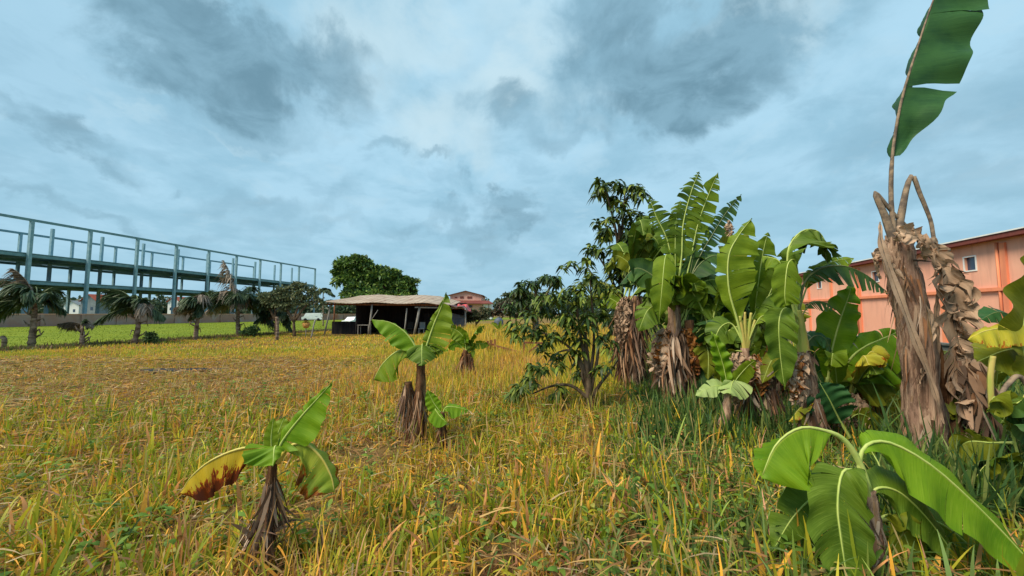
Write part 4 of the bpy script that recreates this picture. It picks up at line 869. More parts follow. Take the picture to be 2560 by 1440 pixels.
# K: plant at the right edge
K = Plant('banana_plant', 'banana plant with a yellow and a frilled green leaf at the right edge', 3.1, (2640, 1275))
K.leaf([(2620, 1080), (2580, 960), (2556, 850), (2575, 740), (2620, 660), (2680, 620)], 78, (-1, -.2, .1), (1, -.1, -.1), 'olive', 8, start=.22, sag=-.05, gap=.03, ripple=.16, ragged=.3)
K.leaf([(2640, 900), (2600, 812), (2520, 818), (2460, 828), (2418, 850)], 42, (0, -.4, -1), (0, .5, .5), 'yellow', 6, start=.1, ripple=.12, wr=.4, gap=.0, ragged=.1)
K.leaf([(2640, 960), (2590, 880, .1), (2520, 875, .1), (2440, 905, .1)], 70, (0, -.5, -1), (0, .5, .5), 'olive', 4, start=.1)
K.leaf([(2640, 900), (2560, 810, .1), (2500, 780, .1), (2450, 800, .1)], 36, (0, -.5, -1), (0, .5, .5), 'teal', 4, start=.2)
K.stalk([(2640, 1100), (2560, 950), (2520, 960), (2490, 1010)], [8, 6, 5, 4], 'ribdry'); K.stalk([(2480, 1030), (2476, 950), (2482, 890)], [6, 6, 6], 'stalk')
K.leaf([(2640, 1120), (2580, 1010), (2540, 1010), (2500, 1060)], 44, (0, -.5, -1), (0, .5, .5), 'deep', 5)
rand_leaves(K, 8, (2560, 1150), (80, 60), (120, 220), (36, 56), ['deep', 'dark', 'olive'], 16, 1.6)
K.trunk([(2640, 1275), (2640, 1100), (2640, 900)], [40, 34, 26])

# ------------------------------------------------------------------ leafy trees
def clustertree(name, label, D, trunk, limbs, clusters, leafL, leafW, nleaf, cols, seed, group=None):
    g = np.random.default_rng(seed); b0 = at(*trunk[0], D); t = thing(name, label, 'tree', (b0.x, D, 0), 0, group)
    p = [at(x, y, D) for x, y in trunk]; p[0].z = -.05; s = D / F
    b = MB(); C = catmull(p, 14); b.tube(C, [float(v) * s for v in np.linspace(11, 4, 15)], 9, .15, seed=seed); tr = b.build('trunk', M['bark'], t)
    for l in limbs:
        C = catmull([at(q[0], q[1], D + (q[2] if len(q) > 2 else 0)) for q in l], 12); b = MB(); b.tube(C, [float(v) * s for v in np.linspace(5, 1.6, 13)], 7, .1, seed=seed); b.build('limb', M['bark'], t)
    Ps = []; Ds = []; 
    for (px, py, r) in clusters:
        dd = g.uniform(-.5, .5) * D * .07
        for q in range(4 if r > 24 else 3):
            c = np.array(at(px + g.normal() * r * .5, py + g.normal() * r * .45, D + dd + g.normal() * r * s * .5)); n = nleaf
            a = g.uniform(0, 2 * np.pi, n); el = g.uniform(-.35, .9, n)
            d = np.stack([np.cos(a) * np.cos(el), np.sin(a) * np.cos(el), np.sin(el)], 1)
            Ps.append(c + d * .02 + g.normal(size=(n, 3)) * .02 * D / 6); Ds.append(d)
    P = np.vstack(Ps); Dv = np.vstack(Ds); n = len(P); Sv = unit(np.cross(Dv, np.array([0, 0, 1.0]) + g.normal(size=(n, 3)) * .35))
    cols = np.array(cols); c = cols[g.integers(0, len(cols), n)] * g.uniform(.7, 1.3, n)[:, None]
    blades('crown', M['foliage'], P, Dv, Sv, g.uniform(.7, 1.15, n) * leafL, leafW * g.uniform(.8, 1.1, n), g.uniform(.5, 1.25, n), c, 4, [.25, .85, 1, .7, .05], t)
    return t
DK = [(.035, .07, .018), (.055, .10, .02), (.025, .055, .022), (.09, .14, .025)]
MID = [(.10, .15, .02), (.14, .19, .025), (.06, .10, .02), (.20, .24, .03)]
clustertree('mango_tree', 'low spreading tree with drooping clusters of long dark leaves and several thin stems', 6.2, [(1478, 1030), (1474, 990), (1470, 920), (1462, 830)],
            [[(1474, 1000), (1430, 965), (1380, 965), (1330, 985)], [(1476, 1000), (1500, 960), (1525, 930), (1545, 900)], [(1472, 980), (1450, 900), (1400, 850), (1350, 830)], [(1470, 940), (1450, 830), (1440, 740)],
             [(1472, 960), (1485, 850), (1475, 700)], [(1474, 990), (1495, 880), (1490, 800)], [(1470, 950), (1430, 880), (1395, 880)], [(1474, 990), (1455, 940), (1462, 900)]],
            [(1420, 672, 20), (1468, 655, 22), (1435, 720, 30), (1440, 765, 38), (1395, 790, 38), (1355, 775, 28), (1318, 828, 26), (1300, 815, 16), (1375, 830, 30), (1410, 850, 34), (1470, 800, 30), (1495, 745, 28), (1480, 700, 24),
             (1395, 905, 24), (1335, 935, 22), (1310, 975, 28), (1285, 985, 18), (1395, 975, 16), (1465, 915, 26), (1500, 905, 20), (1340, 915, 18), (1440, 880, 24), (1385, 890, 20), (1460, 740, 30), (1410, 740, 26), (1380, 740, 22), (1420, 800, 34), (1450, 840, 30), (1340, 800, 28), (1500, 790, 26), (1520, 720, 24), (1510, 850, 22), (1360, 860, 24), (1290, 830, 16), (1325, 960, 22)], .15, .027, 14, DK + MID + MID, 5)
clustertree('tall_leafy_tree', 'tall slim tree whose dark leaf clusters top the clump', 9.0, [(1556, 953), (1558, 860), (1552, 700), (1548, 560)],
            [[(1552, 700), (1540, 580), (1515, 480)], [(1550, 640), (1558, 540), (1562, 480)], [(1552, 720), (1600, 620), (1628, 560)], [(1554, 760), (1520, 680), (1495, 640)], [(1556, 800), (1610, 720), (1650, 690)], [(1552, 760), (1490, 700), (1470, 670)]],
            [(1508, 462, 18), (1502, 485, 14), (1556, 460, 22), (1588, 475, 20), (1604, 482, 12), (1522, 505, 18), (1545, 520, 24), (1530, 545, 20), (1562, 550, 24), (1515, 585, 26), (1545, 590, 30), (1580, 590, 26), (1500, 618, 24), (1535, 630, 30), (1575, 635, 28),
             (1612, 540, 18), (1630, 570, 16), (1622, 600, 18), (1520, 680, 30), (1560, 690, 34), (1600, 690, 32), (1640, 640, 20), (1500, 720, 28), (1540, 750, 30), (1590, 750, 28), (1640, 730, 22), (1470, 700, 18), (1530, 800, 28), (1570, 820, 28), (1520, 860, 22), (1610, 800, 26), (1560, 870, 24), (1550, 700, 34), (1580, 660, 30)], .23, .037, 19, DK + MID, 8)
clustertree('leafy_tree', 'further leafy tree whose dark clusters show left of the low spreading tree', 17, [(1340, 872), (1340, 800), (1345, 740)],
            [[(1340, 810), (1310, 760), (1295, 735)], [(1342, 790), (1370, 730), (1380, 700)], [(1342, 790), (1340, 740), (1335, 715)]],
            [(1290, 730, 12), (1300, 718, 10), (1325, 708, 12), (1335, 715, 12), (1360, 700, 12), (1372, 692, 10), (1385, 700, 10), (1310, 740, 16), (1340, 740, 18), (1370, 735, 18), (1295, 765, 18), (1330, 770, 20), (1370, 770, 20), (1400, 740, 16), (1275, 770, 12), (1390, 700, 12)], .36, .06, 15, DK, 12)

def lumptree(name, label, cx, D, clumps, nl, size, cols, trunkpx, seed, cat='tree', flat=.7, group=None, trunkr=6, stem=True):
    """crown of many small leaves spread over lumps given in pixels (px, py, rx, ry) at depth D"""
    g = np.random.default_rng(seed); s = D / F; b0 = at(cx, 785, D); t = thing(name, label, cat, (b0.x, D, 0), 0, group)
    Ps = []; Ds = []; tot = sum(r[2] * r[3] for r in clumps)
    sub = []
    for (px, py, rx, ry) in clumps:
        sub.append((px, py, rx * .62, ry * .62))
        for q in range(9): aa = g.uniform(0, 6.28); ee = g.uniform(.45, .95); sub.append((px + math.cos(aa) * rx * ee, py + math.sin(aa) * ry * ee, rx * g.uniform(.25, .45), ry * g.uniform(.22, .4)))
    clumps = sub; tot = sum(r[2] * r[3] for r in clumps)
    for (px, py, rx, ry) in clumps:
        c = np.array(at(px, py, D)) + np.array([0, g.normal() * rx * s * .3, 0]); n = int(nl * rx * ry / tot)
        d = unit(g.normal(size=(n, 3))); d[:, 2] = np.where(d[:, 2] < -.3, -d[:, 2] * .6, d[:, 2]); rr = g.uniform(.55, 1.0, n) ** .6 * (1 + .16 * np.sin(d[:, 0] * 9 + px) * np.cos(d[:, 2] * 11 + py))
        P = c + d * rr[:, None] * np.array([rx * s, rx * s * .8, ry * s]); Ps.append(P); Ds.append(unit(d * .6 + g.normal(size=(n, 3)) * .6 + np.array([0, 0, -.15])))
    P = np.vstack(Ps); Dv = np.vstack(Ds); n = len(P); Sv = side_of(Dv, g.normal(size=(n, 3)))
    P[:, 2] = np.maximum(P[:, 2], .05)
    cols = np.array(cols); c = cols[g.integers(0, len(cols), n)] * g.uniform(.6, 1.35, n)[:, None] * (.8 + .5 * vnoise(P[:, 0] * 1.3, P[:, 2] * 1.7, max(.3, size * 3), seed))[:, None]
    blades('crown', M['foliage'], P, Dv, Sv, g.uniform(.6, 1.3, n) * size, size * .26, g.uniform(0, .5, n), c, 2, [.5, 1, .1], t)
    if stem:
        for k, tp in enumerate(trunkpx):
            w = [at(x, y, D) for x, y in tp]
            if k == 0: w[0].z = -.05
            C = catmull(w, 10); b = MB(); b.tube(C, [float(v) * s for v in np.linspace(trunkr, trunkr * .35, 11)], 8, .15, seed=seed); b.build('trunk' if k == 0 else 'limb', M['bark'], t)
    return t
BG = [(.07, .13, .03), (.10, .18, .035), (.14, .22, .04), (.04, .09, .03), (.18, .25, .05)]
lumptree('rain_tree', 'large round green tree rising behind the tin roofed shed', 930, 58, [(880, 690, 42, 40), (850, 690, 24, 26), (905, 670, 40, 30), (900, 660, 26, 18), (945, 690, 50, 30), (960, 715, 50, 26), (1000, 715, 36, 24), (1015, 712, 28, 24), (900, 720, 50, 30), (850, 668, 18, 14), (985, 700, 30, 18), (1025, 730, 18, 16), (865, 655, 22, 12), (930, 740, 90, 22)],
         15000, .60, BG, [[(930, 812), (930, 770), (925, 710)], [(928, 760), (900, 720), (880, 690)], [(928, 760), (960, 720), (990, 710)]], 21, trunkr=9)
lumptree('small_tree', 'thin feathery tree with crooked trunk left of the shed', 735, 27, [(720, 735, 40, 22), (760, 730, 34, 20), (690, 745, 30, 18), (735, 760, 46, 18), (700, 765, 26, 14), (780, 745, 22, 18), (745, 712, 16, 12), (660, 740, 16, 10), (800, 758, 18, 10)], 5200, .17,
         [(.14, .16, .07), (.10, .13, .06), (.18, .19, .09), (.07, .10, .05)], [[(737, 843), (735, 800), (745, 770), (760, 740)], [(736, 805), (715, 770), (700, 745)], [(738, 800), (760, 770), (785, 745)]], 22, trunkr=4)
lumptree('small_tree', 'grey green bushy tree between the last palm and the feathery tree', 690, 28, [(675, 750, 26, 18), (700, 735, 22, 14), (660, 762, 20, 14)], 3000, .22, [(.08, .11, .05), (.06, .09, .04)], [[(690, 840), (690, 800), (685, 760)], [(690, 800), (668, 762)]], 23, trunkr=4)
lumptree('shrub', 'brown green shrub against the right end of the shed', 1190, 34, [(1185, 790, 26, 14), (1210, 785, 20, 14), (1170, 795, 20, 12)], 3200, .22, [(.10, .12, .06), (.16, .13, .07), (.07, .09, .04)], [[(1190, 826), (1190, 800)], [(1190, 810), (1210, 790)]], 24, 'shrub', trunkr=3)
lumptree('shrub', 'purple brown hedge shrub right of the pink house', 1240, 45, [(1228, 782, 22, 12), (1255, 775, 24, 14), (1270, 765, 20, 16), (1290, 780, 20, 14)], 3200, .3, [(.14, .10, .08), (.10, .10, .06), (.2, .13, .08), (.06, .08, .04)], [[(1250, 812), (1250, 785)], [(1250, 800), (1272, 772)]], 25, 'shrub', trunkr=2)
lumptree('tree', 'dull green tree beyond the hedge right of the pink house', 1270, 55, [(1262, 756, 22, 12), (1285, 745, 24, 16), (1310, 740, 26, 18), (1330, 755, 30, 20)], 4000, .42, [(.08, .11, .05), (.06, .09, .04), (.12, .13, .06)], [[(1290, 808), (1290, 770)], [(1290, 790), (1315, 750)]], 26, trunkr=3)
lumptree('shrub', 'small dark fern like bush between two palms on the green field edge', 376, 20.4, [(376, 842, 12, 10), (376, 850, 15, 9)], 900, .14, [(.05, .09, .03), (.08, .12, .04)], [[(376, 858), (376, 845)]], 27, 'shrub', trunkr=2)
lumptree('shrub', 'small round dark bush right of the last palm', 627, 27, [(627, 825, 14, 12), (622, 832, 14, 8)], 900, .16, [(.05, .10, .03), (.07, .13, .04)], [[(627, 841), (627, 828)]], 28, 'shrub', trunkr=2)

# distant woods as one mass behind the steel frame
g = np.random.default_rng(77); Ps = []
for k in range(150):
    px = g.uniform(-260, 1010); D = g.uniform(165, 215); hgt_ = g.uniform(5, 9.5) * (1.25 if g.random() < .15 else 1); x = (px - 1280) / F * D; w = g.uniform(5, 9); n = 190
    d = unit(g.normal(size=(n, 3))); Ps.append(np.array([x, D, hgt_ * .55]) + d * np.array([w, w * .6, hgt_ * .5]) * g.uniform(.7, 1.0, n)[:, None])
for k in range(50):
    px = g.uniform(1190, 2050); D = g.uniform(150, 190); hgt_ = g.uniform(5, 10); x = (px - 1280) / F * D; w = g.uniform(5, 9); n = 190
    d = unit(g.normal(size=(n, 3))); Ps.append(np.array([x, D, hgt_ * .55]) + d * np.array([w, w * .6, hgt_ * .5]) * g.uniform(.7, 1.0, n)[:, None])
P = np.vstack(Ps); n = len(P); Dv = unit(g.normal(size=(n, 3))); c = np.array([(.045, .085, .045), (.06, .10, .05), (.04, .07, .04), (.09, .11, .05)])[g.integers(0, 4, n)] * g.uniform(.7, 1.2, n)[:, None]
tag(blades('distant_woods', M['foliage'], P, Dv, side_of(Dv, g.normal(size=(n, 3))), 1.5, .5, 0.1, c, 2, [.5, 1, .2]), 'low line of dark trees on the horizon behind the steel frame', 'woods', kind='stuff')

# ------------------------------------------------------------------ coconut palms
PG = [(.06, .10, .045), (.045, .08, .045), (.09, .13, .055)]; PD = [(.28, .22, .17), (.20, .16, .12), (.34, .28, .23)]
def palm(label, px, py, topy, seed, fronds, wind=-.5, lean=0, r=12):
    gp_ = ground(px, py); D = gp_.y; s = D / F; g = np.random.default_rng(seed)
    t = thing('coconut_palm', label, 'palm tree', (gp_.x, D, 0), 0, 'young coconut palms along the green field')
    top = at(px + lean, topy, D); p0 = Vector((gp_.x, D, -.05)); mid = (p0 + top) / 2 + Vector((g.normal() * .08, 0, 0))
    C = catmull([p0, mid, top], 26); b = MB()
    b.tube(C, [float(s * .62 * (r * (1 - .45 * i / 26)) * (1.0 + .16 * ((i % 3) == 0) + .03 * g.normal())) for i in range(27)], 10, .12, seed=seed); b.build('trunk', M['palmbark'], t)
    # broken frond bases
    b = MB()
    for k in range(6):
        q = C[int(6 + k * 3)]; a = g.uniform(0, 6.28); o = Vector((math.cos(a), math.sin(a) * .6, 0)); b.tube([q + o * r * s * .5, q + o * r * s * 1.6 + Vector((0, 0, .12)), q + o * r * s * 2.2 + Vector((0, 0, .30 - .5 * (k % 2)))], [.05, .035, .012], 5)
    b.build('frond_stub', M['palmbark'], t)
    ff = list(fronds) + [(g.uniform(-1, .7), g.uniform(-.1, .9), fronds[0][2] * g.uniform(.45, .7), g.uniform(.6, 1.1), g.random() < .2) for _ in range(7 if len(fronds) > 5 else 1)]
    for (ax, az, L, dr, dead) in ff:      # direction x, z, length px, droop, dead
        L = L * s * (.78 if dead else 1.0); dr = dr * .8; a = Vector((ax, g.uniform(-.6, .6), az)).normalized(); pts = []
        for i in range(9):
            u = i / 8; pts.append(top + a * L * u + Vector((wind * L * u * u * .45, 0, -dr * L * u * u)))
        C2 = catmull(pts, 24); b = MB(); b.tube(C2, [float(.032 * (1 - .8 * i / 24)) for i in range(25)], 5, 0)
        fr = b.build('frond', M['ribdry'] if dead else M['ribdark'], t)
        n = 84; u = np.repeat(np.linspace(.06, .99, n), 2); sgn = np.tile([-1, 1], n); k = np.minimum((u * 24).astype(int), 23); CC = np.array([tuple(c) for c in C2])
        P = CC[k] * (1 - (u * 24 - k))[:, None] + CC[k + 1] * (u * 24 - k)[:, None]; T = unit(CC[k + 1] - CC[k]); up = unit(np.cross(T, np.array([0, 1.0, .2]))); sd = unit(np.cross(T, up))
        side = np.cross(T, np.array([0, 0, 1.0])); side = unit(side + np.array([0, .001, 0]))
        Dv = unit(T * .75 + side * sgn[:, None] * .7 + np.array([wind * .7, 0, -.35]) + g.normal(size=P.shape) * .12)
        LL = L * .34 * np.sin(np.pi * np.clip(u, .05, .97)) ** .6 * g.uniform(.7, 1.1, len(u))
        c = np.array(PD if dead else PG)[g.integers(0, 3, len(u))] * g.uniform(.75, 1.2, len(u))[:, None]
        blades('leaflets', M['foliage'], P, Dv, side_of(Dv, np.tile([0, .3, 1.0], (len(u), 1)) + g.normal(size=P.shape) * .3), LL, .022 + .0008 * D, g.uniform(.3, .9, len(u)) * (1.4 if dead else 1), c, 3, [.6, 1, .7, .1], fr)
    return t
palm('leftmost coconut palm, large dark wind blown fronds and one brown dead frond on top', 78, 868, 752, 1, [(-1, .9, 130, .25, 0), (-1, .4, 130, .3, 0), (-.7, 1.2, 120, .55, 0), (.3, 1.2, 105, .75, 0), (.8, .8, 90, .7, 0), (-.6, .1, 100, .5, 0), (.1, 1, 120, .8, 0), (-.25, 1, 150, .35, 1), (.3, .4, 80, .6, 0), (-.4, .9, 120, .7, 0), (-.9, 1.1, 120, .6, 0), (.5, 1, 90, 1.0, 0)], r=11, lean=10)
palm('thin young coconut palm with a short ringed trunk and few grey fronds', 205, 866, 812, 2, [(-1, .3, 60, .3, 1), (-1, .6, 50, .5, 1), (.8, .4, 36, .6, 1), (-.8, .2, 55, .4, 1)], r=8)
palm('coconut palm whose fronds all stream left above a forked brown trunk', 335, 860, 768, 3, [(-1, 1, 110, .35, 0), (-1, .5, 110, .2, 0), (-.7, 1.1, 105, .5, 0), (-.4, 1.2, 95, .7, 0), (-.9, .2, 100, .2, 0), (.5, 1, 75, .9, 0), (0, 1.2, 85, .9, 0), (.8, .9, 85, .9, 1), (.9, .8, 90, 1.0, 1), (-.6, .7, 95, .6, 0), (-1, .8, 105, .4, 0)], r=10, lean=6)
palm('coconut palm with dry curled fronds hanging on its left side', 488, 850, 772, 4, [(-.8, 1, 85, .8, 1), (-.9, .9, 95, .9, 1), (-.3, 1.2, 95, .6, 0), (.4, 1.3, 90, .6, 0), (.7, .9, 70, .7, 0), (-.6, .3, 80, .5, 1), (.2, 1.2, 95, .8, 0), (0, .9, 80, .8, 0), (.6, 1.3, 110, .6, 1), (.3, 1.2, 85, .8, 0)], r=8.5, lean=12)
palm('coconut palm with a tall brown spear pointing above its ragged crown', 597, 840, 758, 5, [(-.02, 1, 140, .0, 1), (-.9, 1.2, 105, .6, 1), (-1, .8, 90, .5, 0), (.8, 1, 90, .7, 0), (.6, 1.2, 100, .6, 0), (-.5, 1.1, 100, .8, 0), (.3, .9, 90, .8, 0), (.9, .5, 80, .5, 0), (-.8, .4, 80, .5, 0), (.6, .9, 80, .9, 1), (.2, 1.2, 95, .9, 0), (-.2, 1.2, 105, .7, 1)], wind=-.25, r=8.5)
palm('small coconut palm partly hidden behind the fence post near the feathery tree', 690, 838, 788, 6, [(-.8, 1, 70, .7, 0), (.8, 1, 70, .8, 0), (-.5, 1.2, 70, .8, 0), (.5, 1.2, 75, .7, 1), (0, 1, 65, .9, 0), (.9, .5, 60, .6, 0)], wind=-.2, r=8)
palm('far coconut palm peeping over the left end of the shed roof', 808, 815, 728, 7, [(-1, .5, 30, .8, 0), (1, .6, 30, .9, 0), (-.6, .9, 30, .9, 0), (.5, 1, 30, .8, 0), (0, 1, 30, 1, 0), (.9, .1, 28, .6, 0), (-.9, .1, 28, .6, 0)], wind=0, r=3)

# small posts and sticks
def stick(name, lab, cat, pts, D, r, mat, group=None, dz0=True):
    w = [at(x, y, D) for x, y in pts]
    if dz0: w[0].z = -.05
    b = MB(); b.tube(catmull(w, 8), r, 7, .15); o = b.build(name, mat); tag(o, lab, cat, group); return o
stick('fence_post', 'thick brown wooden post in front of the small palm left of the shed', 'post', [(692, 858), (694, 820), (692, 792)], 23.0, .09, M['palmbark'])
stick('fence_post', 'thin leaning stake left of the shed beside the feathery tree', 'post', [(778, 846), (784, 815), (788, 800)], 26.0, .045, M['postw'])
stick('dead_stump', 'brown leaning stick at the far left edge of the field', 'stump', [(8, 880), (12, 850), (5, 842)], 18.0, .09, M['palmbark'])
wf = thing('broken_fence', 'broken red brown wooden fence with a fallen rail in the golden grass', 'fence', (at(1250, 870, 13.5).x, 13.5, 0))
for px, y0 in ((1218, 852), (1226, 850), (1236, 848)):
    p = at(px, y0, 13.5); b = MB(); b.beam((p.x, 13.5, 0), (p.x + .02, 13.5, p.z), .07, .07); b.build('post', M['wood'], wf)
b = MB(); b.beam(at(1214, 860, 13.4), at(1240, 862, 13.4), .05, .07); b.build('rail', M['wood'], wf)
b = MB(); b.beam(at(1236, 864, 13.4), at(1312, 884, 13.2), .05, .07); b.build('rail', M['wood'], wf)
wf = thing('broken_fence', 'short wooden fence corner beside the low spreading tree', 'fence', (at(1330, 870, 12.5).x, 12.5, 0))
b = MB(); p = at(1310, 850, 12.5); b.beam((p.x, 12.5, 0), (p.x, 12.5, p.z), .06, .06); b.build('post', M['wood'], wf)
b = MB(); b.beam(at(1308, 856, 12.4), at(1356, 858, 12.4), .05, .06); b.build('rail', M['wood'], wf)
b = MB(); b.beam(at(1322, 880, 12.4), at(1346, 862, 12.4), .04, .05); b.build('rail', M['wood'], wf)
# hanging planter on stake
fp = thing('planter', 'orange flower pot on a stake left of the shed', 'flower pot', (at(765, 820, 26.5).x, 26.5, 0))
p = at(765, 820, 26.5); b = MB(); b.tube([(p.x, 26.5, 0), (p.x, 26.5, p.z)], .03, 6); b.build('stake', M['postw'], fp)
b = MB(); b.tube([(p.x, 26.5, p.z), (p.x, 26.5, p.z + .12), (p.x, 26.5, p.z + .34)], [.14, .2, .24], 12); b.build('pot', mat_noise('orange_pot', (.5, .22, .06, 1), (.6, .3, .1, 1), 4), fp)
g = np.random.default_rng(5); n = 60; dv = unit(g.normal(size=(n, 3)) + np.array([0, 0, .8])); blades('foliage', M['foliage'], np.tile([p.x, 26.5, p.z + .34], (n, 1)), dv, side_of(dv), .35, .04, .4, np.tile([.3, .22, .05], (n, 1)), 3, parent=fp)
# curved stalk and far blue tank
tk = thing('water_tank', 'small blue grey rounded water tank in grass near the far hedge', 'tank', (at(1247, 795, 38).x, 38, 0))
p = at(1247, 795, 38); b = MB(); b.tube([(p.x, 38, 0), (p.x, 38, .1), (p.x, 38, .9), (p.x, 38, 1.15), (p.x, 38, 1.25)], [.42, .46, .46, .32, .1], 20); b.build('body', M['tarp'], tk)
b = MB(); b.tube([(p.x, 38, 1.25), (p.x, 38, 1.32)], .15, 12); b.build('lid', M['greyroof'], tk)

# ------------------------------------------------------------------ grass
def wedge(n, d0, d1, extra=1.6, pw=1.0):
    u = rng.random(n); D = d0 + (d1 - d0) * u ** pw; x = rng.uniform(-1, 1, n) * (1.55 * D + extra); return x, D
def vcoord(x, y): return x * math.cos(A13) - y * math.sin(A13)
GOLD = np.array([.74, .47, .05]); STRAW = np.array([.58, .37, .13]); GREEN = np.array([.21, .33, .02]); YEL = np.array([.48, .47, .03]); DGREEN = np.array([.10, .17, .04]); BROWN = np.array([.30, .15, .06]); PINKB = np.array([.50, .25, .15]); OR = np.array([.74, .35, .05])
def tufts(name, label, x, y, per, H, Wd, colfn, spread, lean=.55, droop=.35, segs=4, seed=0):
    g = np.random.default_rng(seed); k = np.repeat(np.arange(len(x)), per); n = len(k)
    bx = x[k] + g.normal(size=n) * spread[k]; by = y[k] + g.normal(size=n) * spread[k]
    az = g.uniform(0, 2 * np.pi, n); le = np.abs(g.normal(size=n)) * lean
    D = unit(np.stack([np.cos(az) * le, np.sin(az) * le, np.ones(n)], 1)); fa = az + np.pi / 2 + g.normal(size=n) * .6
    S = unit(np.cross(D, np.stack([np.cos(fa + np.pi / 2), np.sin(fa + np.pi / 2), np.zeros(n)], 1)))
    Ls = H[k] * g.uniform(.45, 1.15, n); col, tip = colfn(bx, by, g, k)
    z = np.full(n, -.02); zz = z
    return tag(blades(name, M['grass'], np.stack([bx, by, zz], 1), D, S, Ls, Wd[k] * g.uniform(.6, 1.2, n), droop * g.uniform(.2, 1.5, n) * (.4 + le), col, segs, None, None, tip, curl=g.uniform(-.15, .15, n)), label, 'grass', kind='stuff')
def pick(w, cols, g):
    c = np.cumsum(w, axis=1); c /= c[:, -1:]; r = g.random(len(w))[:, None]; i = (r > c).sum(1); return np.array(cols)[i]
def field_col(x, y, g, k):
    n = len(x); dry = .5 + (fbm(x, y, 1.9, 2) - .5) * 1.8; grn = .5 + (fbm(x, y, 1.5, 7) - .5) * 1.8; bl = fbm(x, y, 4.5, 21)
    rightness = np.clip((x - .30 * y + .6) / 1.0, 0, 1); band = np.clip((-x - .2 * y + .6) / 3, 0, 1) * np.clip((y - 3.5) / 2, 0, 1) * np.clip((13 - y) / 4, 0, 1)
    shedz = np.clip((y - 6) / 6, 0, 1) * np.clip(1 - np.abs(x + .1 * y) / (.9 * y), 0, 1)
    gk = np.clip(grn - .42, 0, 1); dk = np.clip(dry - .48, 0, 1)
    w = np.stack([.40 + 1.0 * shedz + .2 * band, .18 + 1.2 * dk, gk * 4.0 * (1 - .8 * band) + .10, .50 + gk * 2.4, rightness * 3.2 + .0 * x, dk * 2.2 + .04 + .35 * band, dk * 2.6 * (y < 13) + .5 * band + .03, .14 + dk * 1.6 + .55 * band * (bl > .5)], 1)
    for q in (0, 5, 6, 7): w[:, q] *= (1 - .8 * rightness)
    w[:, 3] *= 1 - .55 * rightness
    col = pick(w, [GOLD, STRAW, GREEN, YEL, DGREEN, BROWN, PINKB, OR], g) * g.uniform(.7, 1.4, n)[:, None]
    tip = col * .65 + .35 * np.array([.66, .44, .10]) * g.uniform(.6, 1.3, n)[:, None]; tip = np.where((rightness > .5)[:, None], col * 1.2, tip)
    return col, tip
def keep(x, y, f): m = f(x, y); return x[m], y[m]
notgreen = lambda x, y: (vcoord(x, y) > GE + .2) & ~((np.abs(x + 9.4) < 1.2 + .5 * vnoise(x, y, .3, 4)) & (y > 10.1 + .5 * vnoise(x, y, .3, 6)) & (y < 11.15)) & ~((y > 29.3) & (y < 35) & (x > sx(815)) & (x < sx(1165))) & (vcoord(x, y) < 7.6)
def leftshort(x, y): return np.clip((-x - .12 * y - 1.2) / 3, 0, 1) * np.clip((y - 4) / 3, 0, 1)
# near field
x, y = wedge(10500, .9, 7.5, pw=.6); m = ((x > .3 * y + .2) & (rng.random(len(x)) < .5)) | (fbm(x, y, .8, 44) < .38); x, y = x[~m], y[~m]
H = .10 + .62 * np.clip(fbm(x, y, 1.0, 4) * 1.5 - .25, 0, 1); H *= rng.uniform(.7, 1.25, len(x)); H *= (1 - .55 * leftshort(x, y)); H *= np.where(y < 1.7, .7, 1)
tufts('field_grass', 'tall mixed dry and green grass in the foreground of the field', x, y, 11, H, .008 + 0 * x, field_col, .03 + .05 * rng.random(len(x)), .8, 1.1, 5, 1)
# broad-bladed green grass clumps
x, y = wedge(2600, 1.2, 6.5, pw=.7); gm = fbm(x, y, 1.6, 7) > .46; x, y = x[gm], y[gm]
def bcol(x, y, g, k): c = pick(np.tile([.4, .3, .2, .15], (len(x), 1)), [np.array([.22, .32, .025]), np.array([.38, .40, .03]), np.array([.7, .42, .06]), np.array([.55, .3, .12])], g) * g.uniform(.7, 1.2, len(x))[:, None]; return c, c * np.array([1.4, 1.1, 1])
tufts('broad_grass', 'yellow green broad bladed grass clumps in the foreground', x, y, 8, .28 + .28 * rng.random(len(x)), .010 + .010 * rng.random(len(x)), bcol, .035 + 0 * x, .5, .8, 6, 2)
# long arching green grass on the right
x, y = wedge(3800, 1.2, 6.5, pw=.7); m = (x > .28 * y - .1) & (x < 1.35 * y + 1); x, y = x[m], y[m]
def rcol(x, y, g, k): c = pick(np.tile([.45, .3, .2, .1], (len(x), 1)), [np.array([.12, .19, .05]), np.array([.19, .28, .08]), np.array([.25, .33, .06]), np.array([.36, .28, .10])], g) * g.uniform(.6, 1.25, len(x))[:, None]; return c, c * 1.25
tufts('long_green_grass', 'long arching dark green grass at the right side of the field', x, y, 9, .34 + .30 * rng.random(len(x)), .010 + .006 * rng.random(len(x)), rcol, .04 + 0 * x, .8, 1.1, 6, 3)
